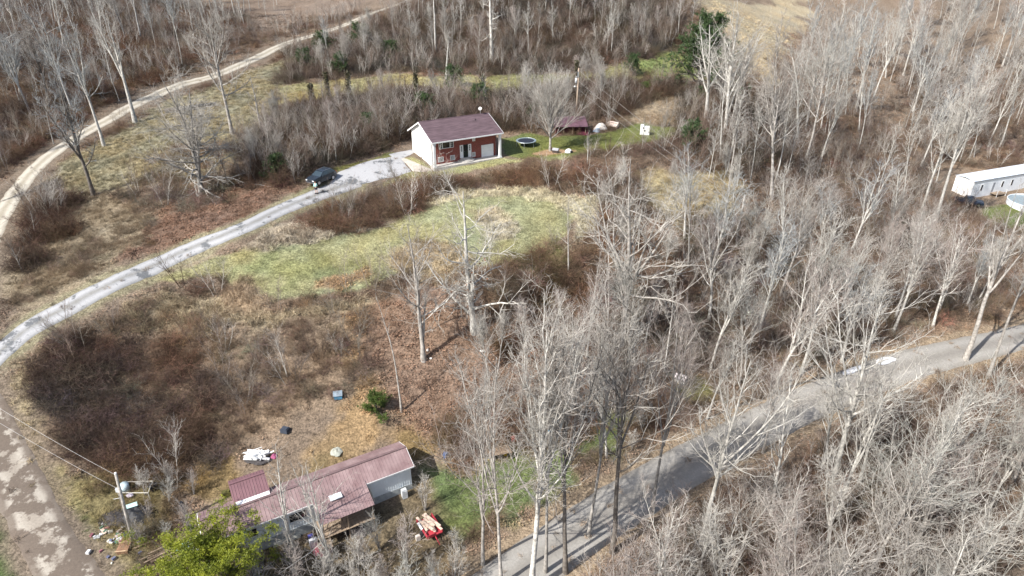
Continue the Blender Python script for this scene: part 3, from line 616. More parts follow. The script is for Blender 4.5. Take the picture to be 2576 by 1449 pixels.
m4 = np.isin(znames, ['leaves', 'slopeleaf', 'woods', 'roadside', 'woodbrown', 'path', 'orange']) & (fade > .2) & (rg.random(len(xa)) < .75); n = m4.sum()
scatter("leaf_litter", LV, np.c_[xa[m4], ya[m4], za[m4]], .8 + .8 * rg.random(n), ca[m4] * (.9 + .9 * rg.random((n, 1))) * np.array((1.05, .95, .9)), rg, "fallen brown leaves carpeting the woods and slope")
# ---- undergrowth saplings
sp = np.where(znames == 'woods', .055, 0.0) + np.where((bh > 1.25) & (bp > 0), .045, 0) + np.where(np.isin(znames, ['mid', 'olive', 'roadside', 'woodbrown']), .025, 0)
m5 = (rg.random(len(xa)) < sp) & (fade > .8) & ~hides_lawn; n = m5.sum()
tn = np.array([(.27, .23, .20), (.20, .15, .12), (.42, .39, .35), (.26, .23, .19), (.13, .09, .07)])[rg.integers(0, 5, n)]
scatter("sapling_thicket", SP, np.c_[xa[m5], ya[m5], za[m5]], .7 + .9 * rg.random(n), tn * (.8 + .4 * rg.random((n, 1))), rg, "thin leafless saplings crowding under the trees", tilt=.08)
# ---------------------------------------------------------------- brick house
def brick_mat():
    m = bpy.data.materials.new("red_brick"); m.use_nodes = True; nt = m.node_tree; b = nt.nodes["Principled BSDF"]; b.inputs["Roughness"].default_value = .9
    tc = nt.nodes.new("ShaderNodeTexCoord"); mp = nt.nodes.new("ShaderNodeMapping"); mp.inputs["Rotation"].default_value = (R(90), 0, 0)
    nt.links.new(tc.outputs["Object"], mp.inputs[0]); br = nt.nodes.new("ShaderNodeTexBrick")
    for k, v in (("Scale", 1.0), ("Brick Width", .22), ("Row Height", .075), ("Mortar Size", .006)): br.inputs[k].default_value = v
    br.inputs["Color1"].default_value = (.26, .05, .036, 1); br.inputs["Color2"].default_value = (.17, .036, .028, 1); br.inputs["Mortar"].default_value = (.24, .16, .13, 1)
    nt.links.new(mp.outputs[0], br.inputs["Vector"]); nt.links.new(br.outputs[0], b.inputs["Base Color"]); return m
WHITE = mat("white_paint", (.74, .74, .72), rough=.6, var=.06, scale=1.2); WHITE2 = mat("white_siding", (.80, .79, .76), rough=.65, var=.04, scale=.8)
GLASS = mat("dark_glass", (.012, .016, .02), rough=.08, var=.3, spec=.8); SHING = mat("maroon_shingles", (.115, .078, .088), rough=.9, var=.3, scale=1.1, bump=.8, bscale=6, stretch=(.6, 3, 3))
CONC = mat("concrete", (.43, .41, .38), rough=.9, var=.18, scale=1.6, bump=.2)
BLACK = mat("black_stuff", (.02, .021, .024), rough=.6, var=.5, scale=3); STEEL = mat("galvanised", (.42, .44, .45), rough=.45, metal=.6, var=.2)
BARK = MATS['bark_grey']; WOOD = mat("weathered_wood", (.30, .23, .165), var=.3, scale=2, stretch=(1, 6, 1)); POLEW = mat("pole_wood", (.36, .28, .21), var=.3, scale=1.2, stretch=(8, 8, .6))
def house():
    r = empty("brick_house", (-12.27, 100.2, 0), math.atan2(.47, .883), "red brick house with white gable end, maroon roof and white porch columns", "house")
    BRK = brick_mat(); Z0 = -.6; D = 8.3; L = 11.1; rv, rz_ = 3.8, 5.82; ev, ez = -1.45, 3.9; bv, bz = 9.0, 3.35
    wt = ez + (rz_ - ez) * (0 - ev) / (rv - ev) - .12; wb = bz + (rz_ - bz) * (bv - D) / (bv - rv) - .12
    m = MB(); m.b2(0.2, L, 0, .2, Z0, wt - .02); m.build("front_wall", BRK, r)
    for nm, u in (("gable_wall", 0.0), ("far_gable_wall", L - .2)):
        m = MB(); pr = [(0, Z0), (D, Z0), (D, wb), (rv, rz_ - .14), (0, wt)]; n = 5
        m.add([(u, v, z) for v, z in pr] + [(u + .2 - .003, v, z) for v, z in pr], [tuple(range(n)), tuple(range(n, 2 * n))[::-1]] + [((i + 1) % n, i, n + i, n + (i + 1) % n) for i in range(n)])
        g = m.build(nm, WHITE2, r)
    m = MB(); m.b2(.2, L - .2, D - .2, D, Z0, wb - .02); m.build("back_wall", WHITE2, r)
    # siding boards proud of the near gable, one mesh
    m = MB(); z = -.4
    while z < 5.6:
        v0, v1 = .03, D - .03
        if z > wt - .25: v0 = max(v0, (z - ez) / (rz_ - ez) * (rv - ev) + ev + .3)
        if z > wb - .25: v1 = min(v1, bv - (z - bz) / (rz_ - bz) * (bv - rv) - .3)
        if v1 - v0 > .2: m.box((-.006, (v0 + v1) / 2, z + .08), (.02, v1 - v0, .135))
        z += .16
    tag(m.build("siding", WHITE2, r), kind='stuff')
    # roof slopes with shingle courses
    for nm, a, b in (("roof_front", (ev, ez), (rv, rz_)), ("roof_back", (bv, bz), (rv, rz_))):
        m = MB(); n = 22 if nm == "roof_front" else 2; sy = -1 if nm == "roof_front" else 1
        x0, x1 = -.4, L + .5
        for k in range(n):
            f0, f1 = k / n, (k + 1) / n; y0 = a[0] + (b[0] - a[0]) * f0; z0 = a[1] + (b[1] - a[1]) * f0; y1 = a[0] + (b[0] - a[0]) * f1; z1 = a[1] + (b[1] - a[1]) * f1
            q = [(x0, y0, z0 + .07), (x1, y0, z0 + .07), (x1, y1, z1 + .05), (x0, y1, z1 + .05)]
            if sy > 0: q = q[::-1]
            m.slab(q, .09)
        m.build(nm, SHING, r)
    m = MB(); m.tube([(-.4, rv, rz_ + .07), (L + .5, rv, rz_ + .07)], .07, 6); m.build("ridge_cap", SHING, r)
    for u in (-.42, L + .52):                                            # barge boards
        m = MB()
        for a, b in (((ev, ez), (rv, rz_)), ((bv, bz), (rv, rz_))):
            m.add([(u - .03, a[0], a[1] + .06), (u + .03, a[0], a[1] + .06), (u + .03, b[0], b[1] + .06), (u - .03, b[0], b[1] + .06), (u - .03, a[0], a[1] - .16), (u + .03, a[0], a[1] - .16), (u + .03, b[0], b[1] - .16), (u - .03, b[0], b[1] - .16)],
                  [(0, 1, 2, 3), (7, 6, 5, 4), (0, 3, 7, 4), (1, 5, 6, 2), (0, 4, 5, 1), (3, 2, 6, 7)])
        m.build("barge_board", WHITE, r)
    m = MB(); m.b2(-.4, L + .5, ev - .09, ev - .01, ez - .12, ez + .05); m.build("gutter", WHITE, r)
    m = MB(); m.b2(-.38, L + .48, ev, -.02, ez - .10, ez - .05); m.build("porch_ceiling", WHITE, r)
    for u in (.0, 11.08):
        c = m = MB(); m.b2(u - .17, u + .17, -1.37, -1.03, 0.0, ez - .1); c = m.build("column", WHITE, r)
        m = MB(); m.b2(u - .24, u + .24, -1.44, -.96, -.1, .22); m.build("column_base", WHITE, c); m = MB(); m.b2(u - .23, u + .23, -1.43, -.97, ez - .4, ez - .16); m.build("column_capital", WHITE, c)
    m = MB(); m.b2(-.3, L + .3, -1.5, -.01, -.8, .03); m.build("porch_slab", CONC, r)
    def win(u0, u1, z0, z1, nu, nz, name="window", glass=GLASS, fw=.06):
        f = MB(); y = -.05; f.b2(u0, u0 + fw, y, .03, z0, z1); f.b2(u1 - fw, u1, y, .03, z0, z1); f.b2(u0 + fw, u1 - fw, y, .03, z0, z0 + fw); f.b2(u0 + fw, u1 - fw, y, .03, z1 - fw, z1)
        w = f.build(name, WHITE, r); iu = (u1 - u0 - 2 * fw) / nu; iz = (z1 - z0 - 2 * fw) / nz; t = .014; b = MB()
        for k in range(1, nu): b.b2(u0 + fw + iu * k - t, u0 + fw + iu * k + t, y + .01, -.012, z0 + fw, z1 - fw)
        for k in range(1, nz): b.b2(u0 + fw, u1 - fw, y + .013, -.014, z0 + fw + iz * k - t, z0 + fw + iz * k + t)
        if nu * nz > 1: b.build("glazing_bars", WHITE, w)
        for i in range(nu):
            for k in range(nz): MB().b2(u0 + fw + iu * i, u0 + fw + iu * (i + 1), -.01, .01, z0 + fw + iz * k, z0 + fw + iz * (k + 1)).build("pane", glass, w)
        return w
    win(1.25, 1.85, 2.36, 3.62, 2, 4); tag(win(1.85, 3.12, 2.36, 3.62, 1, 1), "large plain picture window"); win(3.12, 3.72, 2.36, 3.62, 2, 4)
    win(1.02, 1.92, .36, 1.12, 4, 4); win(3.05, 3.82, .36, 1.12, 4, 4); win(6.8, 7.35, .38, 1.08, 3, 4)
    w = win(6.88, 7.38, 2.85, 3.6, 1, 1, glass=mat("pale_blind", (.55, .56, .56), var=.1))
    for u0, u1 in ((4.72, 5.28), (6.1, 6.66)):                            # sidelights
        w = MB().b2(u0, u1, -.07, .03, .45, 2.5).build("door_side_panel", WHITE, r)
        for k in range(3): MB().b2(u0 + .19, u1 - .19, -.085, -.06, 1.5 + k * .3, 1.72 + k * .3).build("pane", GLASS, w)
    d = MB().b2(5.28, 6.1, -.05, .03, .45, 2.5).build("front_door", mat("dark_green_door", (.012, .022, .02), rough=.3, var=.3), r)
    MB().sphere((5.42, -.08, 1.45), .035).build("door_knob", STEEL, d); MB().b2(5.48, 5.9, -.065, -.04, 1.5, 2.25).build("pane", GLASS, d)
    st = MB()
    for k, rr in enumerate((1.25, .95, .68)): st.prism([(5.69 + rr * 1.15 * math.cos(a), -.05 - rr * math.sin(a)) for a in [math.pi * i / 10 for i in range(11)]], .03 + k * .15, .18 + k * .15 - .002)
    st.build("front_steps", CONC, r)
    g = MB(); g.b2(8.42, 8.52, -.06, .03, .05, 2.0); g.b2(10.42, 10.52, -.06, .03, .05, 2.0); g.b2(8.52, 10.42, -.06, .03, 1.9, 2.0); gd = g.build("garage_door", WHITE, r)
    for k in range(4):
        MB().b2(8.53, 10.41, -.03 - .004 * (k % 2), .02, .06 + k * .46, .06 + k * .46 + .445).build("door_panel", WHITE, gd)
    for z0, v0 in ((2.9, 5.1), (3.0, 1.75), (.4, 4.3), (.5, 1.75)):
        w = MB().b2(-.045, .02, v0, v0 + .55, z0, z0 + .75).build("window", WHITE, r)
        for k in (0, 1):
            for q in (0, 1): MB().b2(-.055, -.03, v0 + .06 + q * .22, v0 + .25 + q * .22, z0 + .07 + k * .31, z0 + .35 + k * .31).build("pane", mat("curtained_glass", (.45, .44, .42), var=.2, rough=.2), w)
    p = MB().cyl((8.6, 2.4), .06, 5.1, 5.62, 8).build("vent_pipe", BLACK, r)
    s = MB(); s.tube([(10.2, rv, 5.8), (10.2, rv, 6.55)], .035, 6); dr = s.build("satellite_dish", STEEL, r)
    s = MB(); n = 14; vs = [(10.1, rv - .3, 6.75)]; fs = []
    ax = Vector((-.45, -.6, .45)).normalized(); ua = ax.cross(Vector((0, 0, 1))).normalized(); va = ax.cross(ua); c0 = Vector((10.1, rv - .15, 6.75)); vs = [tuple(c0)]
    for k in range(n):
        a = 2 * math.pi * k / n; vs.append(tuple(c0 + ax * .12 + (ua * math.cos(a) + va * math.sin(a)) * .27))
    s.add(vs, [(0, 1 + k, 1 + (k + 1) % n) for k in range(n)]); s.tube([c0, c0 + ax * .45 + Vector((0, 0, -.15))], .02, 5); s.build("dish", WHITE, dr)
    lt = MB().b2(-.5, -.3, -.6, -.4, 0, .01)
house()
# ---------------------------------------------------------------- helpers for placing
def root_at(name, px, py, label, cat, rz=0, group=None, z=None):
    x, y, zz = g1(px, py); zz = hz(x, y) if z is None else z
    return empty(name, (x, y, zz), rz, label, cat, group)
def one(name, mb, m, px, py, label, cat, rz=0, dz=0, group=None, smooth=False):
    x, y, _ = g1(px, py); o = mb.build(name, m, None, smooth, (x, y, hz(x, y) + dz)); o.rotation_euler = (0, 0, rz); return tag(o, label, cat, group)
# trampoline
def trampoline():
    x, y = 2.35, 110.6; r = empty("trampoline", (x, y, hz(x, y)), 0, "round black trampoline on the lawn right of the brick house", "trampoline"); n = 32
    m = MB(); m.cyl((0, 0), 1.36, .86, .885, n); m.build("jumping_mat", mat("black_mesh", (.018, .022, .035), rough=.7, var=.2), r)
    m = MB(); m.tube([(1.66 * math.cos(2 * math.pi * k / n), 1.66 * math.sin(2 * math.pi * k / n), .9) for k in range(n + 1)], .035, 6, False); m.build("rim", STEEL, r)
    m = MB(); vs = []; 
    for k in range(n):
        a = 2 * math.pi * k / n; vs += [(1.36 * math.cos(a), 1.36 * math.sin(a), .9), (1.64 * math.cos(a), 1.64 * math.sin(a), .915), (1.64 * math.cos(a), 1.64 * math.sin(a), .88)]
    m.add(vs, [(3 * k, 3 * k + 1, 3 * ((k + 1) % n) + 1, 3 * ((k + 1) % n)) for k in range(n)]); m.build("spring_cover", mat("grey_blue_pad", (.16, .21, .24), var=.2), r)
    for k in range(6):
        a = 2 * math.pi * (k + .3) / 6; c, s = math.cos(a), math.sin(a); m = MB(); m.tube([(1.62 * c, 1.62 * s, .88), (1.66 * c, 1.66 * s, .02)], .03, 5); m.build("leg", STEEL, r)
trampoline()
# maroon shed
def shed():
    MAR = mat("maroon_metal", (.125, .068, .085), rough=.5, var=.2, scale=1.5); MARD = mat("maroon_boards", (.10, .022, .035), var=.3, scale=2)
    x, y = 10.3, 117.0; r = empty("open_shed", (x, y, hz(x, y) - .03), R(2), "low maroon shed with purple metal roof and open front, behind the bare maple", "shed")
    for k in range(8):
        u = -2.9 + k * .72; m = MB(); m.slab([(u, -.9, 1.55), (u + .715, -.9, 1.55), (u + .715, 3.1, 2.35), (u, 3.1, 2.35)], .05); m.b2(u - .02, u + .02, -.9, -.86, 1.5, 1.6); m.tube([(u, -.9, 1.57), (u, 3.1, 2.37)], .03, 4); m.build("roof_panel", MAR, r)
    MB().b2(-2.7, 2.6, 2.8, 2.9, 0, 2.2).build("back_wall", MARD, r)
    for u in (-2.7, 2.5): MB().b2(u, u + .08, -.3, 2.8, 0, 1.6).build("side_wall", MARD, r)
    for k in range(9): MB().b2(-2.6 + k * .3, -2.32 + k * .3, -.12, -.06, 0, 1.05 + .02 * (k % 3)).build("wall_board", MARD, r)
    MB().b2(.9, 1.0, -.3, 2.7, 0, 1.5).build("partition", MARD, r)
    for u in (-1.3, .25, 2.5): MB().b2(u - .05, u + .05, -.5, -.4, 0, 1.62).build("post", WOOD, r)
    MB().b2(-1.3, .25, -.55, -.45, .12, .22).build("rail", WOOD, r); MB().b2(-2.8, 2.75, -.52, -.46, 1.44, 1.55).build("beam", MARD, r)
    m = MB(); m.slab([(1.1, -.6, .05), (3.0, -1.0, .05), (3.0, .3, .9), (1.2, .5, 1.15)], .06); m.build("leaning_panel", MARD, r)
shed()
def pole(name, x, y, H, lean, label):
    z = hz(x, y); r = empty(name, (x, y, z), 0, label, "utility pole"); top = (lean[0] * H, lean[1] * H, H)
    MB().tube([(0, 0, -.3), (top[0] / 2, top[1] / 2, H / 2), top], [.17, .145, .11], 10).build("pole_shaft", MATS["bark_grey"] if "weathered" in label else POLEW, r, True); return r, top
def tubes_wire(name, a, b, sag, parent, m, rad=.018, n=14):
    pts = []
    for k in range(n + 1):
        t = k / n; p = Vector(a).lerp(Vector(b), t); p.z -= sag * 4 * t * (1 - t); pts.append(p)
    return MB().tube(pts, rad, 4).build(name, m, parent)
WIRE = mat("aluminium_wire", (.45, .44, .42), rough=.4, var=.1)
x, y, _ = g1(1449, 303); H = height_to(x, y, hz(x, y), 171)
pr, top = pole("utility_pole", x, y, H, (0.008, 0), "tall bare wooden utility pole with transformer, standing behind the maroon shed")
t = MB(); t.cyl((-.32, -.08), .2, H - 2.6, H - 1.75, 12); t.cyl((-.32, -.08), .05, H - 1.75, H - 1.4, 6); t.build("transformer", mat("pale_grey_paint", (.55, .57, .58), rough=.4, var=.1), pr, True)
t = MB(); t.tube([(0, 0, H - 3.3), (-.5, -.15, H - 3.1)], .025, 5); t.sphere((-.52, -.16, H - 3.2), .16, 8, 6, (1, 1, .8)); t.build("lamp", WHITE, pr, True)
MB().b2(-.1, .1, -.18, -.1, H - 1.6, H - .6).build("insulator_bracket", STEEL, pr)
x2, y2, z2 = g1(1850, 620); H2 = 8.0
p2, top2 = pole("utility_pole", x2, y2, H2, (.01, 0), "weathered utility pole half hidden among the bare trees right of the tan clearing")
bx, by, bz_ = x2 - x, y2 - y, hz(x2, y2) - hz(x, y)
for hh, he, s in ((H - .35, H2 - .2, .5), (H - 2.2, H2 - 1.2, .7), (H - 3.6, H2 - 2.2, .6)): tubes_wire("power_line", (.05, 0, hh), (bx, by, bz_ + he), s, pr, WIRE, .011)
x, y, _ = g1(337, 1366); zb = hz(x, y); H = height_to(x, y, zb, 1196); tx, ty_, tz = Pz(291, 1193, zb + H)
pr, top = pole("utility_pole", x, y, H, ((tx - x) / H, (ty_ - y) / H), "leaning weathered utility pole beside the junk pile at the lower left")
for k, dz in enumerate((-.1, -1.7)):
    w = Vector((top[0] * (1 + dz / H), top[1] * (1 + dz / H), H + dz)); e = Pz(-330, (806, 850)[k], 2.0 - k * .8); tubes_wire("power_line", w, (e[0] - x, e[1] - y, e[2] - zb), .9, pr, WIRE, .010, 18)
m = MB(); q = Vector(top); m.cyl((q.x, q.y), .09, H, H + .16, 8); m.build("insulator", WHITE, pr)
m = MB(); f = 1 - 1.7 / H; m.box((top[0] * f - .18, top[1] * f, H - 1.75), (.3, .2, .35)); m.build("meter_box", mat("pale_grey_paint", (.5, .5, .5)), pr); m = MB(); m.tube([(top[0] * f, top[1] * f, H - 2.6), (top[0] * f - .9, top[1] * f + .1, H - 2.9)], .02, 4); m.build("lamp_arm", mat("pale_grey_paint", (.5, .5, .5)), pr)
for dx in (-.2, -.12): MB().tube([(top[0] * .8 + dx, top[1] * .8, H * .8), (dx * 1.4, -.1, .1)], .012, 4).build("cable", WIRE, pr)
# white box playhouse, dog houses, tarps
m = MB(); m.b2(-.85, .75, -.5, .6, 0, 1.35); m.b2(-.85, -.25, -.499, .6, 1.352, 1.6)
o = root_at("white_shed", 1622, 338, "small white box shed with two round dark holes at the far right lawn end", "small shed", R(-12))
m.build("shed_box", WHITE, o)
for u, z in ((-.05, .75), (-.3, 1.2)):
    n = 10; MB().add([(u + .16 * math.cos(2 * math.pi * k / n), -.53, z + .16 * math.sin(2 * math.pi * k / n)) for k in range(n)] + [(u + .16 * math.cos(2 * math.pi * k / n), -.46, z + .16 * math.sin(2 * math.pi * k / n)) for k in range(n)], [tuple(range(n))] + [((k + 1) % n, k, n + k, n + (k + 1) % n) for k in range(n)]).build("round_opening", BLACK, o)
o = root_at("dog_house", 1430, 384, "white rounded dog house with dark opening on the lawn right of the bare maple", "dog house", R(20))
m = MB(); m.sphere((0, 0, 0), .62, 12, 6, (1, .8, .95), True); m.build("shell", WHITE, o, True); MB().b2(.12, .5, -.55, -.3, .02, .3).build("doorway", BLACK, o)
o = root_at("dog_house", 1398, 384, "grey and dark low dog house beside the maple trunk", "dog house", R(-25))
m = MB(); m.b2(-.5, .45, -.3, .3, 0, .45); m.build("walls", mat("dark_board", (.06, .045, .04)), o); MB().slab([(-.55, -.38, .42), (.5, -.38, .42), (.5, .05, .72), (-.55, .05, .72)], .05).slab([(.5, .38, .42), (-.55, .38, .42), (-.55, .05, .72), (.5, .05, .72)], .05).build("dog_house_roof", mat("grey_board", (.3, .3, .31)), o)
one("bucket", MB().cyl((0, 0), .17, 0, .4, 10, .2), mat("red_plastic", (.4, .04, .03), var=.15), 1386, 378, "small red bucket against the foot of the maple", "bucket")
def heap(name, px, py, rx, ry, hh, m, label, cat, seed, n=18, rz=0):
    q = np.random.default_rng(seed); vs = []; fs = []
    for j in range(n):
        for i in range(n):
            u, v = i / (n - 1) * 2 - 1, j / (n - 1) * 2 - 1; rr = math.sqrt(u * u + v * v); z = hh * max(0, 1 - rr ** 2.2) * (1 if rr < 1 else 0)
            z += (float(vnoise(np.array([u * 3.2 + seed]), np.array([v * 3.2]), seed)[0]) - .4) * hh * .55 * max(0, 1.2 - rr) + .01
            vs.append((u * rx, v * ry, z - .03))
    for j in range(n - 1):
        for i in range(n - 1):
            u, v = (i + .5) / (n - 1) * 2 - 1, (j + .5) / (n - 1) * 2 - 1
            if u * u + v * v < 1.02 + .15 * math.sin(5 * math.atan2(v, u) + seed): a = j * n + i; fs.append((a, a + 1, a + n + 1, a + n))
    return one(name, MB().add(vs, fs), m, px, py, label, cat, rz, smooth=False)
heap("tarpaulin", 1511, 326, 1.35, .9, 1.1, mat("dirty_white_sheet", (.62, .59, .55), var=.2, scale=2), "crumpled dirty white tarpaulin heap right of the maroon shed", "tarpaulin", 3)
heap("tarpaulin", 1503, 331, .9, .5, .55, mat("blue_grey_sheet", (.22, .27, .33), var=.3, scale=3), "crumpled blue grey tarpaulin at the foot of the white heap", "tarpaulin", 4)
o = root_at("overturned_sofa", 1541, 322, "pale overturned sofa right of the white tarpaulin heap", "sofa", R(-35))
SOF = mat("pale_upholstery", (.58, .48, .42), var=.2, scale=2)
MB().box((0, 0, .45), (1.9, .75, .35), rx=R(35)).build("seat", SOF, o); MB().box((0, .35, .75), (1.9, .22, .7), rx=R(30)).build("backrest", SOF, o)
for s in (-1, 1): MB().box((s * .9, .05, .55), (.22, .8, .6), rx=R(32)).build("armrest", SOF, o)
# ---------------------------------------------------------------- car builder
def car(px, py, px2, py2, label, col, cat="car", pickup=False, name="parked_car"):
    a = np.array(g1(px, py)); b = np.array(g1(px2, py2)); d = a[:2] - b[:2]; rz = math.atan2(d[1], d[0]); c = (a[:2] + b[:2]) / 2; z = h(c[0], c[1]) + .1
    r = empty(name, (c[0], c[1], float(z)), rz, label, cat)
    PA = mat("paint_" + name + ("p" if pickup else ""), col, rough=.25, var=.08, spec=.7)
    # side profile x (front +), z; with half widths
    if not pickup:
        st = [(2.28, .42, .62, .72), (2.2, .35, .95, .80), (1.35, .30, 1.08, .90), (.95, .30, 1.12, .92), (-1.75, .30, 1.14, .92), (-2.25, .34, 1.10, .86), (-2.32, .45, .95, .80)]
        cab = [(1.0, 1.10, .84), (.25, 1.58, .68), (-.4, 1.66, .66), (-1.5, 1.62, .65), (-2.15, 1.12, .78)]
    else:
        st = [(2.7, .45, .75, .82), (2.6, .40, 1.0, .88), (1.4, .40, 1.12, .95), (-.9, .40, 1.14, .95), (-2.7, .42, 1.12, .93)]
        cab = [(1.35, 1.12, .86), (.75, 1.72, .72), (.2, 1.8, .7), (-.6, 1.78, .7), (-.9, 1.14, .84)]
    m = MB(); vs = []
    for x_, z0, z1, w in st: vs += [(x_, -w, z0), (x_, -w, (z0 + z1) * .55), (x_, -w * .92, z1), (x_, w * .92, z1), (x_, w, (z0 + z1) * .55), (x_, w, z0)]
    fs = [(6 * i + k, 6 * i + (k + 1) % 6, 6 * (i + 1) + (k + 1) % 6, 6 * (i + 1) + k) for i in range(len(st) - 1) for k in range(6)] + [tuple(range(6))[::-1], tuple(range(6 * (len(st) - 1), 6 * len(st)))]
    m.add(vs, fs); m.build("body", PA, r)
    rf = [c_ for c_ in cab if c_[1] > 1.5]
    m = MB(); vs = []
    for x_, z1, w in rf: vs += [(x_, -w, z1), (x_, -w * .6, z1 + .05), (x_, w * .6, z1 + .05), (x_, w, z1)]
    m.add(vs, [(4 * i + k, 4 * i + k + 1, 4 * i + 5 + k, 4 * i + 4 + k) for i in range(len(rf) - 1) for k in range(3)]); m.build("roof", PA, r)
    def quad(nm, pts, mt, k=.0): return MB().slab(pts, .02).build(nm, mt, r)
    CG = mat("car_glass", (.03, .045, .055), rough=.05, var=.1, spec=1.0)
    f0, f1, b0, b1 = cab[0], rf[0], cab[-1], rf[-1]
    quad("windscreen", [(f0[0], -f0[2], f0[1]), (f0[0], f0[2], f0[1]), (f1[0], f1[2], f1[1]), (f1[0], -f1[2], f1[1])], CG)
    quad("rear_window", [(b0[0], b0[2], b0[1]), (b0[0], -b0[2], b0[1]), (b1[0], -b1[2], b1[1]), (b1[0], b1[2], b1[1])], CG)
    for s in (-1, 1):
        xs = [f0[0] - .12, f1[0] - .02, rf[1][0], b1[0], b0[0] + .1]
        lo = [(f0[0] - .12, s * .845, f0[1] + .02), ((f0[0] + b0[0]) / 2, s * .85, f0[1] + .02), (b0[0] + .1, s * .80, b0[1] + .02)]; hi = [(f1[0] - .02, s * .695, f1[1]), (rf[1][0] - .1, s * .67, rf[1][1]), (b1[0], s * .66, b1[1])]
        for k in range(2):
            q = [lo[k], lo[k + 1], hi[k + 1], hi[k]]; q = q if s < 0 else q[::-1]
            quad("side_window", q, CG)
            mid = MB().tube([lo[k + 1], hi[k + 1]], .035, 4).build("pillar", PA, r)
        MB().tube([lo[0], hi[0]], .03, 4).build("pillar", PA, r)
        MB().box((f0[0] - .35, s * 1.0, f0[1] + .02), (.12, .2, .14)).build("wing_mirror", PA, r)
        MB().box((st[1][0] + .01, s * .62, .78), (.12, .3, .13)).build("headlight", mat("lamp_lens", (.75, .78, .8), rough=.1, var=.05), r)
        MB().box((st[-1][0] - .01, s * .7, .95), (.06, .16, .3)).build("tail_light", mat("red_lens", (.35, .02, .02), rough=.2), r)
    for sx in ((1.42, -1.38) if not pickup else (1.75, -1.75)):
        for s in (-1, 1):
            w = MB().tube([(sx, s * .72, .35), (sx, s * .95, .35)], .36, 18).build("wheel", mat("tyre_rubber", (.018, .018, .018), var=.2), r); MB().tube([(sx, s * .90, .35), (sx, s * .965, .35)], .23, 10).build("rim", mat("alloy", (.5, .5, .52), rough=.3, metal=.8, var=.1), w)
    MB().box((st[0][0] + .0, 0, .72), (.06, 1.0, .14)).build("grille", BLACK, r); MB().box((st[0][0] + .03, 0, .50), (.1, 1.45, .1)).build("bumper", mat("chrome", (.6, .6, .62), rough=.25, metal=.9, var=.05), r)
    if not pickup:
        for s in (-1, 1): MB().tube([(.2, s * .6, 1.68), (-1.4, s * .6, 1.70)], .02, 4).build("roof_rail", STEEL, r)
    else: MB().b2(-2.6, -1.0, -.78, .78, .7, 1.16).build("load_bed", BLACK, r)
    return r
car(796, 466, 824, 450, "dark blue grey car parked on the pale gravel pad left of the house", (.02, .028, .04))
car(2456, 520, 2412, 510, "dark blue pickup truck parked in front of the white mobile home", (.02, .03, .055), "truck", True, "pickup_truck")
# ---------------------------------------------------------------- person
def person():
    x, y, _ = g1(797, 488.5); z = float(h(x, y)) + .12
    r = empty("person", (x, y, z), R(-15), "person in pale teal hoodie and dark shorts standing on the drive before the dark car", "person")
    def skin(name, V, E, Rr, m, lv=1):
        me = bpy.data.meshes.new(name); me.from_pydata(V, E, []); o = link(name, me, r); me.materials.append(m)
        o.modifiers.new("skin", 'SKIN'); sv = me.skin_vertices[0].data
        for i, q in enumerate(Rr): sv[i].radius = (q, q)
        sv[0].use_root = True; s = o.modifiers.new("sub", 'SUBSURF'); s.levels = s.render_levels = lv; return o
    SK = mat("skin", (.52, .33, .25), rough=.6, var=.05)
    V = [(0, 0, .95), (0, 0, 1.15), (0, 0, 1.38), (0, -.01, 1.5), (0, -.02, 1.62), (0, -.02, 1.72), (-.1, 0, .88), (-.11, -.02, .5), (-.12, .0, .09), (-.12, -.16, .04), (.1, 0, .88), (.11, .02, .5), (.12, .03, .09), (.12, -.13, .04),
         (-.19, 0, 1.41), (-.25, -.02, 1.15), (-.22, -.22, 1.05), (-.2, -.3, 1.05), (.19, 0, 1.41), (.34, -.08, 1.2), (.42, -.25, 1.36), (.44, -.3, 1.42)]
    E = [(0, 1), (1, 2), (2, 3), (3, 4), (4, 5), (0, 6), (6, 7), (7, 8), (8, 9), (0, 10), (10, 11), (11, 12), (12, 13), (2, 14), (14, 15), (15, 16), (16, 17), (2, 18), (18, 19), (19, 20), (20, 21)]
    Rr = [.15, .14, .13, .055, .10, .075, .09, .06, .04, .035, .09, .06, .04, .035, .06, .045, .033, .025, .06, .045, .033, .025]
    skin("body", V, E, Rr, SK)
    CL = mat("teal_hoodie", (.36, .62, .60), var=.15)
    skin("hoodie", [V[0], V[1], V[2], V[14], V[15], V[16], V[18], V[19], V[20], (0, .0, 1.5)], [(0, 1), (1, 2), (2, 3), (3, 4), (4, 5), (2, 6), (6, 7), (7, 8), (2, 9)], [.18, .18, .16, .085, .07, .055, .085, .07, .055, .09], CL)
    skin("shorts", [(0, 0, .98), V[6], (-.115, -.01, .52), V[10], (.115, .01, .52)], [(0, 1), (1, 2), (0, 3), (3, 4)], [.165, .12, .1, .12, .1], mat("navy_cloth", (.015, .02, .04)))
    MB().sphere((0, .0, 1.68), .115, 10, 7, (1, 1.1, .95), True).build("hair", mat("brown_hair", (.10, .06, .04)), r, True)
    for s, yy in ((-.12, -.08), (.12, -.05)): MB().box((s, yy, .05), (.1, .28, .1)).build("shoe", BLACK, r)
    MB().box((.44, -.33, 1.46), (.1, .05, .16)).build("held_controller", BLACK, r)
person()
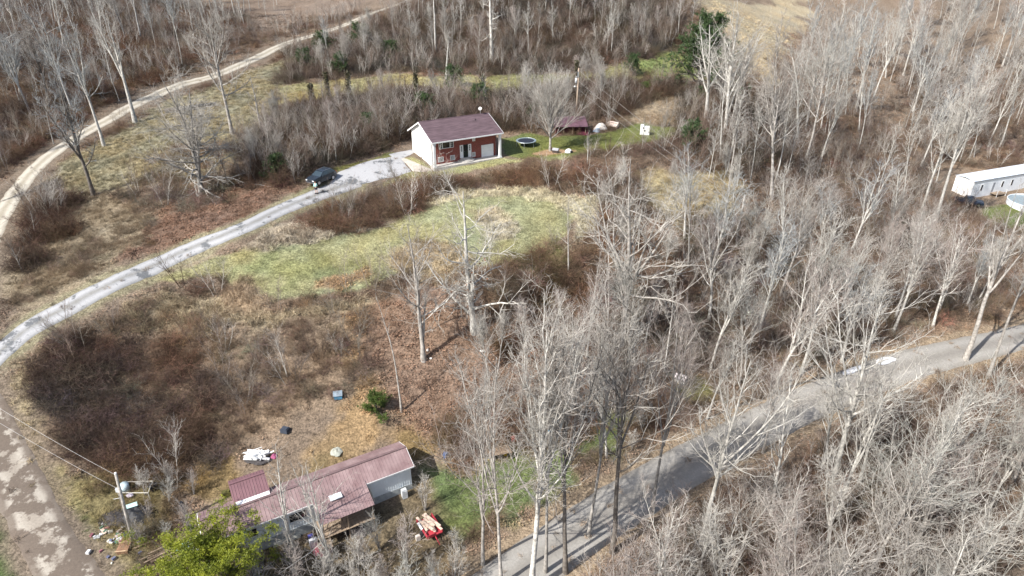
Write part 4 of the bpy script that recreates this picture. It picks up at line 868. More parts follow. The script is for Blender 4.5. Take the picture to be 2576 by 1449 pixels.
# ---------------------------------------------------------------- red-roofed trailer
def trailer():
    e = math.atan2(.493, .87); r = empty("red_roofed_trailer", (-25.44, 39.2, -15.05), e, "long pale blue sided trailer home with faded red metal roof, porch roof and rear addition", "mobile home")
    RM = mat("faded_red_metal", (.235, .15, .15), rough=.6, var=.18, scale=.9, col2=(.305, .22, .215), objrand=.05); RM2 = mat("dark_red_metal", (.185, .10, .11), rough=.6, var=.15, scale=.8, objrand=.05)
    SD = mat("pale_blue_siding", (.74, .78, .79), rough=.6, var=.08, scale=.7); L = 18.4; EZ = 2.62; RZ = 3.45; W = 3.9
    for nm, v0, v1, u0, u1 in (("near_wall", .2, .28, .15, L - .15), ("far_wall", W - .28, W - .2, .15, L - .15)): MB().b2(u0, u1, v0, v1, -.3, EZ - .03).build(nm, SD, r)
    for u in (.15, L - .23):
        MB().add([(u, .28, -.3), (u + .08, .28, -.3), (u + .08, W - .28, -.3), (u, W - .28, -.3), (u, .28, EZ - .03), (u + .08, .28, EZ - .03), (u + .08, W - .28, EZ - .03), (u, W - .28, EZ - .03), (u, W / 2, RZ - .12), (u + .08, W / 2, RZ - .12)],
                 [(0, 1, 5, 4), (2, 3, 7, 6), (0, 4, 8, 7, 3), (1, 2, 6, 9, 5), (4, 5, 9, 8), (6, 7, 8, 9)]).build("end_wall", SD, r)
    sd = MB(); u = .3
    while u < L - .3: sd.box((u, .185, EZ / 2 - .15), (.035, .03, EZ + .1)); u += .23
    tag(sd.build("siding_ribs", SD, r), kind='stuff')
    def panel(name, u0, u1, a, b, m, par=r, flip=False, ribs=3):
        """metal roof sheet from (v,z)=a to b with standing ribs"""
        q = [(u0, a[0], a[1]), (u1, a[0], a[1]), (u1, b[0], b[1]), (u0, b[0], b[1])]
        q = q[::-1] if a[0] > b[0] else q; mb = MB().slab(q, .04)
        for k in range(ribs): uu = u0 + (u1 - u0) * (k + .5) / ribs; mb.tube([(uu, a[0], a[1] + .012), (uu, b[0], b[1] + .012)], .022, 4, False)
        return mb.build(name, m, par)
    n = 20; w = (L + .3) / n
    for k in range(n):
        u0 = -.15 + k * w; u1 = u0 + w - .006; dz = .006 * (k % 2)
        panel("roof_panel", u0, u1, (-.02, EZ - .05 + dz), (W / 2, RZ + dz), RM); panel("roof_panel", u0, u1, (W + .02, EZ - .05 + dz), (W / 2, RZ + dz), RM)
    MB().b2(-.15, L + .15, W / 2 - .13, W / 2 + .13, RZ + .02, RZ + .05).build("ridge_cap", mat("ridge_mauve", (.15, .10, .10), rough=.8, var=.2), r)
    MB().b2(-.16, L + .16, -.06, -.02, EZ - .16, EZ - .04).build("fascia", WHITE, r)
    for u in (-.17, L + .15):
        mb = MB()
        for a, b in (((-.02, EZ - .08), (W / 2, RZ - .03)), ((W + .02, EZ - .08), (W / 2, RZ - .03))): mb.tube([(u, a[0], a[1]), (u, b[0], b[1])], .05, 4)
        mb.build("barge_board", WHITE, r)
    # porch roof
    n = 6; w = 4.9 / n
    for k in range(n): panel("porch_roof_panel", 8.9 + k * w, 8.9 + (k + 1) * w - .006, (-2.25, 2.0), (.35, EZ + .16), RM, ribs=3)
    MB().b2(10.35, 11.45, -.62, .05, EZ + .04, EZ + .11).build("skylight_panel", mat("white_fibreglass", (.72, .75, .76), rough=.3, var=.05), r)
    for u in (9.1, 11.3, 13.6): MB().b2(u - .05, u + .05, -2.1, -2.0, -1.3, 1.95).build("porch_post", WOOD, r)
    MB().b2(8.95, 13.75, -2.12, -2.04, 1.84, 1.96).build("porch_beam", WOOD, r)
    for k in range(16): MB().b2(8.9 + k * .305, 9.18 + k * .305, -2.2, .15, .25, .29).build("deck_board", WOOD, r)
    for k in range(3): MB().b2(8.3 - .02 * k, 9.5, -2.6 - .3 * k, -2.31 - .3 * k, .14 - .08 * k, .18 - .08 * k).build("step", WOOD, r)
    # window, door, skirting details
    for u, z, wd, hh in ((7.5, 1.25, 1.5, .85), (3.6, 1.3, .8, .8)):
        o = MB().b2(u - wd / 2 - .06, u + wd / 2 + .06, .14, .22, z - .06, z + hh + .06).build("window", WHITE, r)
        for q in (0, 1): MB().b2(u - wd / 2 + q * wd / 2 + .01, u + q * wd / 2 - .01, .125, .16, z, z + hh).build("pane", GLASS, o)
    d = MB().b2(10.0, 10.9, .14, .22, .3, 2.3).build("front_door", WHITE, r); MB().b2(10.2, 10.7, .12, .15, 1.3, 2.1).build("pane", GLASS, d)
    MB().b2(.15, L - .15, .15, .199, -1.3, .35).build("skirting", mat("grey_skirting", (.34, .36, .36), var=.2), r)
    # rear addition
    AW = mat("white_boards", (.72, .73, .72), var=.1); u0, u1 = 2.9, 5.8
    mb = MB(); pr = [(W - .1, -.3), (5.35, -.3), (5.35, 3.35), (4.6, 3.72), (2.9, 2.98), (W - .1, 2.6)]; pr = [(2.6, 3.0), (W + .05, 2.5), (W + .05, -.3), (5.4, -.3), (5.4, 3.25), (4.6, 3.72)]
    for u in (u0 + .1, u1 - .18):
        k_ = len(pr); MB().add([(u, v, z) for v, z in pr] + [(u + .08, v, z) for v, z in pr], [tuple(range(k_)), tuple(range(k_, 2 * k_))[::-1]] + [((i + 1) % k_, i, k_ + i, k_ + (i + 1) % k_) for i in range(k_)]).build("addition_end_wall", AW, r)
    MB().b2(u0 + .18, u1 - .18, 5.32, 5.4, -.3, 3.25).build("addition_back_wall", AW, r)
    for k in range(4):
        w = (u1 - u0 + .2) / 4; a = u0 - .1 + k * w
        panel("addition_roof_panel", a, a + w - .006, (2.55, 3.12), (4.6, 3.88), RM2); panel("addition_roof_panel", a, a + w - .006, (5.6, 3.45), (4.6, 3.88), RM2)
    MB().b2(u0 - .1, u1 + .1, 4.5, 4.7, 3.9, 3.93).build("addition_ridge_cap", RM2, r)
    mb = MB(); q = random.Random(3); pts = []
    for k in range(9): pts.append((u0 + .05 + k * .36, 2.62 + q.uniform(-.05, .05), 3.2 + q.uniform(0, .03)))
    for k in range(8): mb.slab([(pts[k][0], 2.2 + q.uniform(-.04, .04), 3.32), (pts[k + 1][0] - .003, 2.2, 3.32), (pts[k + 1][0] - .003, 2.75, 3.30), (pts[k][0], 2.75, 3.30)], .05)
    mb.build("white_flashing", mat("white_sheet", (.8, .8, .8), rough=.4, var=.06), r)
    # end porch, flue
    o = MB(); o.b2(-1.4, .1, 1.2, 2.6, .55, .62)
    for uu in (-1.35, -.05):
        for vv in (1.25, 2.5): o.b2(uu, uu + .08, vv, vv + .08, -.3, 1.35)
    o.b2(-1.4, 0, 1.2, 1.28, 1.3, 1.38); o.b2(-1.4, 0, 2.5, 2.58, 1.3, 1.38); o.b2(-1.4, -1.32, 1.28, 2.5, 1.3, 1.38); o.build("end_porch", WHITE, r)
    MB().tube([(13.95, .5, EZ - .3), (14.3, -.3, .3)], .09, 6).build("downpipe", STEEL, r)
trailer()
x, y, _ = g1(477, 1332)
o = empty("stove_pipe", (x, y, hz(x, y)), 0, "black upright flue pipe at the left end of the red roofed trailer", "flue pipe"); MB().cyl((0, 0), .13, 0, 3.2, 10).build("pipe", BLACK, o, True); MB().cyl((0, 0), .2, 3.2, 3.4, 10, .12).build("cap", BLACK, o)
# ---------------------------------------------------------------- white mobile home on the right
def white_home():
    e = math.atan2(.359, .933); x, y = 98.96, 137.93; r = empty("white_mobile_home", (x, y, -19.75), e, "long white mobile home seen through the trees at the right edge", "mobile home"); L = 24; W = 4.3; H_ = 3.75
    MB().b2(0, L, 0, W, -.6, H_).build("walls", WHITE2, r)
    for k in range(24):
        MB().slab([(-.15 + k * 1.0125, -.15, H_ + .05), (.857 + k * 1.0125, -.15, H_ + .05), (.857 + k * 1.0125, W / 2, H_ + .38), (-.15 + k * 1.0125, W / 2, H_ + .38)], .05).slab([(.857 + k * 1.0125, W + .15, H_ + .05), (-.15 + k * 1.0125, W + .15, H_ + .05), (-.15 + k * 1.0125, W / 2, H_ + .38), (.857 + k * 1.0125, W / 2, H_ + .38)], .05).build("roof_panel", mat("pale_blue_roof", (.60, .65, .70), rough=.5, var=.06, objrand=.03), r)
    MB().b2(-.16, L + .16, -.2, -.152, H_ - .1, H_ + .02).build("gutter", mat("grey_gutter", (.2, .21, .22)), r)
    sd = MB()
    for k in range(14): sd.b2(.02, L, -.02, 0.001, -.3 + k * .25, -.3 + k * .25 + .2)
    tag(sd.build("siding", mat("grey_white_siding", (.72, .74, .75), var=.08), r), kind='stuff')
    for u in (2.9, 9.3, 12.3):
        o = MB().b2(u - .32, u + .32, -.05, .02, 1.3, 2.75).build("window", WHITE, r); MB().b2(u - .24, u + .24, -.07, -.03, 1.4, 2.65).build("pane", GLASS, o)
    MB().b2(6.3, 6.9, -.05, .02, .6, 2.7).build("front_door", mat("grey_door", (.25, .26, .28)), r)
    o = MB().b2(6.2, 9.2, -1.6, -.06, .35, .47).build("porch_deck", WOOD, r)
    for u in (6.3, 9.1): MB().b2(u - .05, u + .05, -1.6, -1.5, -.7, 1.4).build("railing_post", WHITE, o)
    MB().b2(6.3, 9.1, -1.58, -1.5, 1.3, 1.38).build("railing", WHITE, o)
white_home()
def pool():
    x, y = 109.6, 134.0; z = hz(x, y) - .1; r = empty("swimming_pool", (x, y, z), 0, "round above ground pool with white walls in front of the white mobile home", "swimming pool"); n = 30; PW = mat("pool_white", (.66, .70, .73), rough=.5, var=.1)
    for k in range(n):
        a0, a1 = 2 * math.pi * k / n, 2 * math.pi * (k + .97) / n
        MB().slab([(4.3 * math.cos(a0), 4.3 * math.sin(a0), -.3), (4.3 * math.cos(a1), 4.3 * math.sin(a1), -.3), (4.3 * math.cos(a1), 4.3 * math.sin(a1), 1.3), (4.3 * math.cos(a0), 4.3 * math.sin(a0), 1.3)], .05).build("wall_panel", PW, r)
    MB().tube([(4.3 * math.cos(2 * math.pi * k / n), 4.3 * math.sin(2 * math.pi * k / n), 1.32) for k in range(n + 1)], .09, 6, False).build("rim", PW, r)
    MB().cyl((0, 0), 4.22, .9, 1.15, n).build("pool_cover", mat("pale_blue_cover", (.22, .27, .29), rough=.3, var=.15), r)
pool()
# ---------------------------------------------------------------- yard clutter
BLUE = mat("blue_paint", (.06, .22, .36), rough=.5, var=.15)
o = root_at("bee_box", 851, 1002, "small blue box with sloping lid lying on the bank above the trailer", "box", R(12)); MB().b2(-.42, .42, -.28, .28, 0, .45).build("box_body", BLUE, o); MB().slab([(-.48, -.34, .48), (.48, -.34, .48), (.48, .34, .72), (-.48, .34, .72)], .05).build("lid", mat("grey_blue_lid", (.22, .27, .31)), o)
o = root_at("dark_crate", 718, 1086, "dark slate coloured tub lying on the bank above the white scrap heap", "tub", R(-15)); m = MB(); m.b2(-.38, .38, -.32, .32, 0, .42); m.b2(-.3, .3, -.25, .25, .422, .5); m.build("tub", mat("slate_plastic", (.045, .055, .075), var=.2), o)
heap("grey_tarpaulin", 846, 1134, .6, .85, .2, mat("grey_green_sheet", (.34, .35, .30), var=.2, scale=2), "crumpled pale grey sheet on the orange grass above the trailer roof", "tarpaulin", 9, rz=.3)
# white scrap pile: each plank its own object
q = random.Random(11); x0, y0, _ = g1(652, 1152); z0 = hz(x0, y0); SCR = mat("white_scrap", (.72, .73, .73), rough=.5, var=.12)
base = heap("scrap_heap_base", 652, 1153, 1.35, .9, .3, mat("dark_debris", (.05, .045, .045), var=.6, scale=4), "dark rubble under the heap of white planks", "rubble", 21)
for k in range(30):
    L_ = q.uniform(.8, 2.1); a = q.choice([.35, .5, .45, 1.9, -.3, .9]) + q.uniform(-.35, .35); w = q.choice([.08, .12, .2, .34])
    o = MB().box((0, 0, 0), (L_, w, .04), rz=a, ry=q.uniform(-.3, .3), rx=q.uniform(-.4, .4)).build("plank", SCR, None, loc=(x0 + q.uniform(-.75, .75), y0 + q.uniform(-.4, .45), z0 + .22 + k * .016)); tag(o, "%s %s white plank in the %s of the scrap heap behind the trailer" % ("wide" if w > .25 else "narrow", "long" if L_ > 1.8 else "short", "bottom layer" if k < 10 else "middle" if k < 20 else "top layer"), "plank", "white planks in the scrap heap")
o = MB().tube([(0, 0, 0), (1.0, .9, 1.1)], .03, 5).build("bent_pole", WOOD, None, loc=(x0 + .4, y0 + .5, z0 + .3)); tag(o, "thin pole sticking up out of the white plank heap", "pole")
heap("pink_cloth", 690, 1148, .35, .35, .3, mat("magenta_cloth", (.30, .08, .16), var=.3), "crumpled magenta cloth at the right end of the plank heap", "cloth", 33)
# junk beside the leaning pole
DK = mat("dark_debris", (.05, .045, .045)); 
heap("black_tarpaulin", 345, 1300, 1.7, 1.2, .8, BLACK, "black tarpaulin heap beside the leaning utility pole", "tarpaulin", 41)
o = root_at("teal_panel", 333, 1292, "pale teal board lying on the black tarpaulin", "board"); MB().box((.1, 0, .85), (1.1, .42, .05), rz=.5, rx=.3).build("panel", mat("teal_paint", (.42, .62, .58)), o)
heap("burnt_heap", 290, 1305, 1.7, 1.1, .35, DK, "low dark burnt heap left of the leaning utility pole", "rubble heap", 43)
o = root_at("wooden_cabinet", 376, 1668 * .83854, "brown slatted wooden cabinet lying on its back by the pole", "cabinet", R(8)); o.location = Vector(g1(318, 1372)); WB = mat("brown_wood", (.26, .15, .09), var=.25, scale=2)
for k in range(6): MB().b2(-.48 + k * .162, -.33 + k * .162, -1.0, 1.0, .3, .36).build("board", WB, o)
for v in (-1.0, 0, .95): MB().b2(-.55, .55, v, v + .09, .361, .41).build("crosspiece", mat("pale_wood", (.45, .32, .2)), o)
MB().b2(-.45, .45, -.95, .95, -.05, .295).build("cabinet_body", WB, o)
for px_, py_, L_, w_, a_, c_, lb in ((258, 1334, 1.4, .28, -.75, (.52, .42, .34), "pale plank lying alone left of the wooden cabinet"), (245, 1352, .5, .4, .3, (.35, .36, .36), "small grey board below the lone pale plank"), (300, 1348, .6, .35, 1.0, (.45, .38, .36), "short pale board above the wooden cabinet")):
    one("board", MB().box((0, 0, .06), (L_, w_, .06), rz=a_), mat("board" + lb[:6] + str(px_), c_), px_, py_, lb, "board")
qq = random.Random(5); cl = [(.55, .55, .55), (.3, .12, .14), (.5, .42, .36), (.12, .13, .2), (.1, .2, .14), (.6, .58, .5)]
for k in range(46):
    c_ = qq.choice(cl); px_ = 296 + qq.gauss(0, 34); py_ = 1345 + qq.gauss(0, 22); s_ = qq.uniform(.12, .4)
    one("rubbish", MB().box((0, 0, s_ * .3), (s_, s_ * qq.uniform(.4, 1), s_ * .5), rz=qq.uniform(0, 3), rx=qq.uniform(-.5, .5)), mat("rubbish%d" % cl.index(c_), c_, var=.3), px_, py_, "%s %s rubbish %s the brown cabinet by the pole" % ("small" if s_ < .26 else "larger", ("grey", "dark red", "tan", "navy", "dark green", "off white")[cl.index(c_)], ("above" if py_ < 1345 else "below") + (" and left of" if px_ < 318 else " and right of")), "rubbish", group="rubbish round the leaning pole")
for k in range(16):
    px_ = 425 + qq.gauss(0, 22); py_ = 1395 + qq.gauss(0, 16)
    one("lumber", MB().box((0, 0, .1 + .03 * k), (qq.uniform(2, 4), .12, .06), rz=.55 + qq.gauss(0, .12)), WOOD, px_, py_, "%s weathered board in the lumber stack left of the evergreen" % ("bottom", "lowest but one", "third from bottom", "fourth from bottom", "fifth from bottom", "sixth from bottom", "seventh from bottom", "lower middle", "upper middle", "seventh from top", "sixth from top", "fifth from top", "fourth from top", "third from top", "topmost but one", "topmost")[k], "board", group="stacked boards left of the evergreen")
# small fenced pen
o = root_at("wire_pen", 350, 1238, "small low pen of pale rails beside the leaning pole", "pen", 0); cs = [G(*p) for p in ((313, 1223), (389, 1228), (380, 1262), (302, 1254))]; cs = [(p[0] - o.location.x, p[1] - o.location.y) for p in cs]
for i in range(4):
    a, b = cs[i], cs[(i + 1) % 4]; MB().tube([(a[0], a[1], .75), (b[0], b[1], .75)], .035, 5).build("rail", mat("pale_rail", (.5, .48, .42)), o); MB().cyl(a, .04, -.1, .8, 6).build("post", mat("pale_rail", (.5, .48, .42)), o)
one("blue_grey_barrel", MB().cyl((0, 0), .38, 0, .9, 14), mat("pale_blue_plastic", (.45, .55, .58), rough=.4), 318, 1236, "pale blue barrel right of the leaning pole top", "barrel", smooth=True)
one("black_tub", MB().cyl((0, 0), .36, 0, .55, 12, .42), BLACK, 388, 1232, "black round tub at the right corner of the pen", "tub")
one("white_jug", MB().box((0, 0, .2), (.5, .25, .4), rz=.2), WHITE, 352, 1222, "small white container on the far rail side of the pen", "container")
one("white_bag", MB().sphere((0, 0, .15), .28, 8, 5, (1.3, 1, .6)), mat("lilac_bag", (.55, .5, .58)), 328, 1250, "pale lilac bag by the near left corner of the pen", "bag")
one("garden_machine", MB().box((0, 0, .3), (.8, .5, .4), rz=.3).box((.2, 0, .55), (.3, .3, .2)).tube([(-.3, 0, .4), (-.9, .1, .9)], .03, 5), mat("yellow_black", (.08, .075, .02), var=.8, scale=2), 571, 1246, "dark small garden machine left of the trailer addition", "garden machine")
one("blue_tarpaulin_scrap", MB().box((0, 0, .5), (1.4, .7, .1), rz=.2, rx=.2), mat("light_blue_sheet", (.12, .33, .52)), 470, 1325 + 60, "light blue sheet among the brush left of the evergreen", "sheet")
# red trailer cart with pallets
def cart():
    o = root_at("red_cart", 1081, 1335, "red flat cart loaded with pale boards on the grass right of the trailer", "cart", R(-58)); RP = mat("red_paint", (.40, .045, .06), rough=.5, var=.2, scale=2)
    MB().b2(-1.1, 1.2, -.75, .75, .45, .55).build("deck", RP, o)
    for s in (-1, 1):
        MB().b2(-1.1, 1.2, s * .75 - .04, s * .75 + .04, .56, .85).build("side_rail", RP, o); w = MB().tube([(.2, s * .8, .3), (.2, s * .98, .3)], .3, 14).build("wheel", BLACK, o)
    MB().b2(1.2, 1.26, -.7, .1, .56, .9).build("front_rail", RP, o); MB().tube([(1.2, 0, .45), (2.1, 0, .25)], .05, 6).build("drawbar", RP, o)
    q = random.Random(2); PB = mat("pale_board", (.60, .47, .37), var=.15)
    for k in range(14):
        b = MB().box((0, 0, 0), (q.uniform(1.2, 2.0), .22, .05), rz=q.uniform(-.25, .35), rx=q.uniform(-.06, .06)).build("loose_board", PB, None, loc=tuple(Vector(o.location) + Matrix.Rotation(R(-58), 3, 'Z') @ Vector((q.uniform(-.7, .3), q.uniform(-.55, .55), .6 + .03 * k)))); b.rotation_euler = (0, 0, R(-58)); tag(b, "pale board in the load on the red cart, %s" % ("lowest" if k == 0 else "topmost" if k == 13 else "lower layers" if k < 7 else "upper layers"), "board", "pale boards on the red cart")
    b = MB().box((0, 0, 0), (.9, .2, .12)).build("white_strip", WHITE, None, loc=tuple(Vector(o.location) + Matrix.Rotation(R(-58), 3, 'Z') @ Vector((-.2, -.82, .85)))); b.rotation_euler = (0, 0, R(-58)); tag(b, "white board along the left side of the red cart", "board")
cart()
# clutter in front of the trailer
FR = [(762, 1330, 1.9, .9, .5, (.44, .40, .27), "tan pallet platform below the trailer window"), (735, 1348, 2.2, .3, .3, (.42, .44, .38), "grey green plank rack below the blue siding"), (722, 1362, 2.4, .3, .25, (.5, .5, .45), "second pale plank rack nearer the evergreen"), (790, 1372, .7, .5, .7, (.6, .6, .62), "white box beside the dark red heap"), (783, 1357, .45, .3, .5, (.12, .12, .4), "small violet box beside the tan platform"),
      (1018, 1250, .5, .5, .9, (.6, .62, .62), "white appliance standing by the end of the porch"), (1052, 1348 + 10, .4, .3, .5, (.55, .5, .45), "pale bucket on the grass left of the red cart"), (870, 1300, .8, .5, .7, (.1, .2, .3), "dark blue bin under the porch roof edge"), (905, 1306, .9, .5, .5, (.3, .12, .03), "rusty orange box under the porch roof edge")]
for k, (px_, py_, a_, b_, c_, col_, lb) in enumerate(FR): one(["platform", "plank_rack", "plank_rack", "white_box", "violet_box", "appliance", "bucket", "bin", "rusty_box"][k], MB().box((0, 0, c_ / 2), (a_, b_, c_), rz=.5).box((0, 0, c_ + .04), (a_ * .9, b_ * .8, .07), rz=.52), mat("junkc%d" % k, col_, var=.25), px_, py_, lb, lb.split()[-5] if False else ["platform", "rack", "rack", "box", "box", "appliance", "bucket", "bin", "box"][k])
heap("red_heap", 812, 1385, .9, .7, .7, mat("dark_red_cloth", (.28, .05, .08), var=.5, scale=3), "dark red heap of cloth in front of the trailer", "heap", 51); heap("dark_heap", 900, 1330, 1.6, .8, .6, mat("dark_debris", (.05, .045, .045)), "dark heap under the porch roof edge", "heap", 52)
# tyres, dog house, ball, toys
for k, (px_, py_, hh, lb) in enumerate(((1677, 933, .22, "upper dark tyre lying left of the white dog house"), (1687, 941, .24, "lower worn grey rimmed tyre lying beside the white dog house"))):
    n = 20; m = MB(); m.tube([(.36 * math.cos(2 * math.pi * i / n), .36 * math.sin(2 * math.pi * i / n), .13) for i in range(n + 1)], .13, 8, False); o = one("tyre", m, mat("tyre_grey%d" % k, (.05 + .09 * k, .055 + .09 * k, .06 + .09 * k)), px_, py_, lb, "tyre", smooth=True); o.scale = (1.5, 1.5, 1.3)
o = root_at("dog_house", 1712, 962, "white dog house with dark doorway by the two tyres in the wood", "dog house", R(-35)); MB().b2(-.6, .6, -.5, .5, 0, .75).build("walls", WHITE, o); MB().slab([(-.7, -.62, .72), (.7, -.62, .72), (.7, 0, 1.12), (-.7, 0, 1.12)], .06).slab([(.7, .62, .72), (-.7, .62, .72), (-.7, 0, 1.12), (.7, 0, 1.12)], .06).build("dog_house_roof", mat("pinkish_white", (.72, .66, .66)), o); MB().b2(-.63, -.58, -.22, .22, .05, .5).build("doorway", BLACK, o)
one("blue_ball", MB().sphere((0, 0, .3), .32, 14, 9), mat("bright_blue", (.05, .36, .62), rough=.35), 1383, 1096, "bright blue ball on the grass clearing", "ball", smooth=True)
TO = [(1372, 1103, .5, (.6, .55, .55), "pale toy left of the blue ball", "toy"), (1390, 1072, .6, (.6, .5, .5), "pale toy chair above the blue ball", "toy chair"), (1290, 1112, .5, (.42, .07, .05), "red plastic toy in the clearing left of the pale trunk", "toy"), (1270, 1146, .4, (.45, .3, .03), "yellow orange toy beside the low lean-to", "toy"), (1122, 1150, .5, (.08, .14, .3), "dark blue plastic box at the clearing edge", "box")]
for k, (px_, py_, s_, c_, lb, ct) in enumerate(TO): one("box" if ct == "box" else "plastic_toy", MB().box((0, 0, s_ / 2), (s_, s_ * .7, s_), rz=k).box((0, 0, s_), (s_ * .5, s_ * .8, s_ * .4), rz=k), mat("toyc%d" % k, c_, rough=.4), px_, py_, lb, ct)
o = root_at("low_lean_to", 1255, 1145, "low brown board lean-to at the edge of the green clearing", "lean-to", R(15)); 
for k in range(8): MB().slab([(-1.2 + k * .3, -.8, .75), (-.92 + k * .3, -.8, .75), (-.92 + k * .3, 1.0, .35), (-1.2 + k * .3, 1.0, .35)], .05).build("roof_board", WOOD, o)
for u in (-1.1, 1.1): MB().b2(u - .05, u + .05, -.75, -.65, -.1, .72).build("post", WOOD, o)
q = random.Random(8)
for k in range(9): one("branch", MB().tube([(0, 0, .1), (1.2 * q.random() + .8, .3, .3 + .3 * q.random()), (2.6, .5 + q.random(), .3)], [.06, .05, .02], 5), MATS['bark_pale'], 1450 + q.gauss(0, 16), 1068 + q.gauss(0, 6), "pale branch in the cut brush pile at the top of the clearing", "branch", rz=q.uniform(.1, .8), group="pale branches in the brush pile")
one("white_stone", MB().sphere((0, 0, .08), .16, 8, 5, (1, .8, .7)), WHITE, 1084, 904, "small white object on the leaves beside the twin trunked tree", "stone")
one("white_jug", MB().sphere((0, 0, .14), .14, 8, 5, (1, .8, 1.5)), WHITE, 1076, 885, "white jug against the foot of the twin trunked tree", "jug")
one("white_stone", MB().sphere((0, 0, .1), .22, 8, 5, (1.3, .8, .6)), mat("pale_stone", (.5, .48, .45)), 1212, 886, "pale flat stone among the leaves left of the grove", "stone")
one("white_stone", MB().sphere((0, 0, .08), .13, 8, 5, (1.3, .8, .6)), WHITE, 208, 486, "small white stone by the left dirt slope", "stone")
# white patches beside the road
for a, b, hh, sd_, lb in (((2196, 914), (2252, 899), .75, 61, "wide bright white sheet lying along the far road edge"), ((2110, 944), (2172, 920), .5, 62, "narrow broken white sheet along the road edge further left")):
    p = G(*a); r_ = G(*b); L_ = float(np.hypot(*(r_ - p))) / 2; ang = math.atan2(r_[1] - p[1], r_[0] - p[0]); heap("white_plastic_sheet", (a[0] + b[0]) / 2, (a[1] + b[1]) / 2, L_, hh, .18, mat("white_plastic", (.78, .8, .82), rough=.3, var=.05), lb, "plastic sheet", sd_, 22, rz=ang)
# fallen logs
for (a, b, rr, mt, lb) in (((1862, 470), (1890, 502), .16, 'bark_pale', "pale fallen log right of the tan patch"), ((1885, 540), (1925, 528), .2, 'bark_grey', "short thick fallen log by the dark hollow"), ((415, 284), (545, 268), .48, 'bark_dark', "dark fallen trunk lying across the upper slope"), ((780, 566 - 8), (812, 572 - 8), .07, 'bark_white', "thin white fallen branch near the lower drive"), ((640, 462), (683, 471), .05, 'bark_white', "thin pale fallen stick right of the spreading tree")):
    p = g1(*a); q_ = g1(*b); x_, y_, z_ = p; z_ = hz(x_, y_)
    o = MB().tube([(0, 0, rr * .6), ((q_[0] - x_) / 2, (q_[1] - y_) / 2, (hz(q_[0], q_[1]) - z_) / 2 + rr), (q_[0] - x_, q_[1] - y_, hz(q_[0], q_[1]) - z_ + rr * 1.2)], [rr, rr * .85, rr * .55], 8).build("fallen_log", MATS[mt], None, True, (x_, y_, z_)); tag(o, lb, "log")
# ---------------------------------------------------------------- trees
TREE_H = {}
def put_tree(name, meshes, x, y, s=1.0, rz=0.0, label=None, group=None, z=None, zs=1.0, cat="tree", parts=("trunk", "crown", "leaves")):
    r = empty(name, (x, y, (hz(x, y) if z is None else z) - .12), rz, label, cat, group); r.scale = (s, s, s * zs)
    for me, nm in zip(meshes, parts): link(nm, me, r)
    return r
def hero(name, px, py, ptop, label, cat="tree", rz=0, **kw):
    x, y, _ = g1(px, py); z = hz(x, y); H = height_to(x, y, z, ptop); ms = bare_tree(name, H=H, **kw); return put_tree(name, ms, x, y, 1, rz, label, z=z, cat=cat)
wide = lambda t: 1.5 - .9 * np.clip((t - .2) / .8, 0, 1)
hero("pale_tree", 340, 308, 45, "tall pale straight tree beside the bend of the upper gravel road, standing on grass", seed=1, r0=.38, bark='bark_pale', twig='twig_pale', forks=3, forkh=.35, forka=.3, nl=9, lt=(.55, .97), la=.8, ll=.24, ns=6, nt=5, nf=2)
hero("pale_tree", 262, 368, 70, "tall pale tree growing at the left verge of the gravel road below its bend", seed=2, r0=.27, bark='bark_pale', twig='twig_blue', forks=2, nl=14, lt=(.35, .97), ll=.2, ns=7, nt=6, leaves=.05)
hero("dark_tree", 235, 490, 150, "dark trunked tree with brown leaves clinging low, on the left slope below the gravel road", seed=3, r0=.28, bark='bark_dark', twig='twig_blue', forks=2, forkh=.2, nl=18, lt=(.2, .97), ll=.22, ns=7, nt=6, leaves=.16)
hero("broad_tree", 585, 338, 25, "broad crowned pale tree growing on the upper slope across the gravel road", seed=4, r0=.30, bark='bark_grey', twig='twig_pale', forks=3, forkh=.42, forka=.45, nl=14, lt=(.25, .97), la=1.0, ll=.26, lprof=wide, ns=7, nt=6, leaves=.03)
hero("small_bare_tree", 658, 330, 185, "small thin snag-like tree right of the broad crowned tree on the slope", seed=5, r0=.2, bark='bark_grey', twig='twig_grey', nl=10, lt=(.3, .95), ll=.22, la=1.1, ns=4, nt=4, nf=0)
hero("spreading_tree", 508, 492, 225, "low spreading tree with long sprawling limbs beside the drive bank", seed=6, r0=.34, bark='bark_grey', twig='twig_pale', forks=4, forkh=.15, forka=.25, forkl=.75, nl=26, lt=(.08, .95), la=1.15, ll=.46, lprof=lambda t: 1.25 - .8 * t, trop=.06, ns=9, sa=.55, sl=.4, nt=6, nf=2, wig=.14)
hero("twin_trunked_tree", 1066, 908, 560, "twin trunked tree standing alone on the red leaf litter", seed=7, r0=.27, bark='bark_grey', twig='twig_grey', forks=3, forkh=.12, forka=.16, nl=12, lt=(.3, .97), la=1.0, ll=.25, lprof=wide, ns=7, nt=6, nf=2)
hero("gnarled_oak", 1193, 838, 470, "gnarled oak with long crooked pale limbs at the lower edge of the oval field", seed=8, r0=.36, bark='bark_pale', twig='twig_pale', forks=2, forkh=.12, forka=.2, nl=17, lt=(.12, .97), la=1.35, ll=.40, lprof=lambda t: 1.1 - .55 * t, trop=.05, wig=.22, ns=8, sa=.7, sl=.38, nt=5, nf=2, leaves=.06)
hero("fan_shaped_maple", 1384, 380, 212, "fan shaped bare maple in the lawn in front of the maroon shed", seed=9, r0=.2, bark='bark_grey', twig='twig_pale', nl=44, lt=(.16, .9), la=.62, ll=.62, lprof=lambda t: 1.15 - .8 * t, trop=.10, wig=.05, ns=10, sa=.35, sl=.40, nt=5, ta=.4, nf=2, twigr=.010)
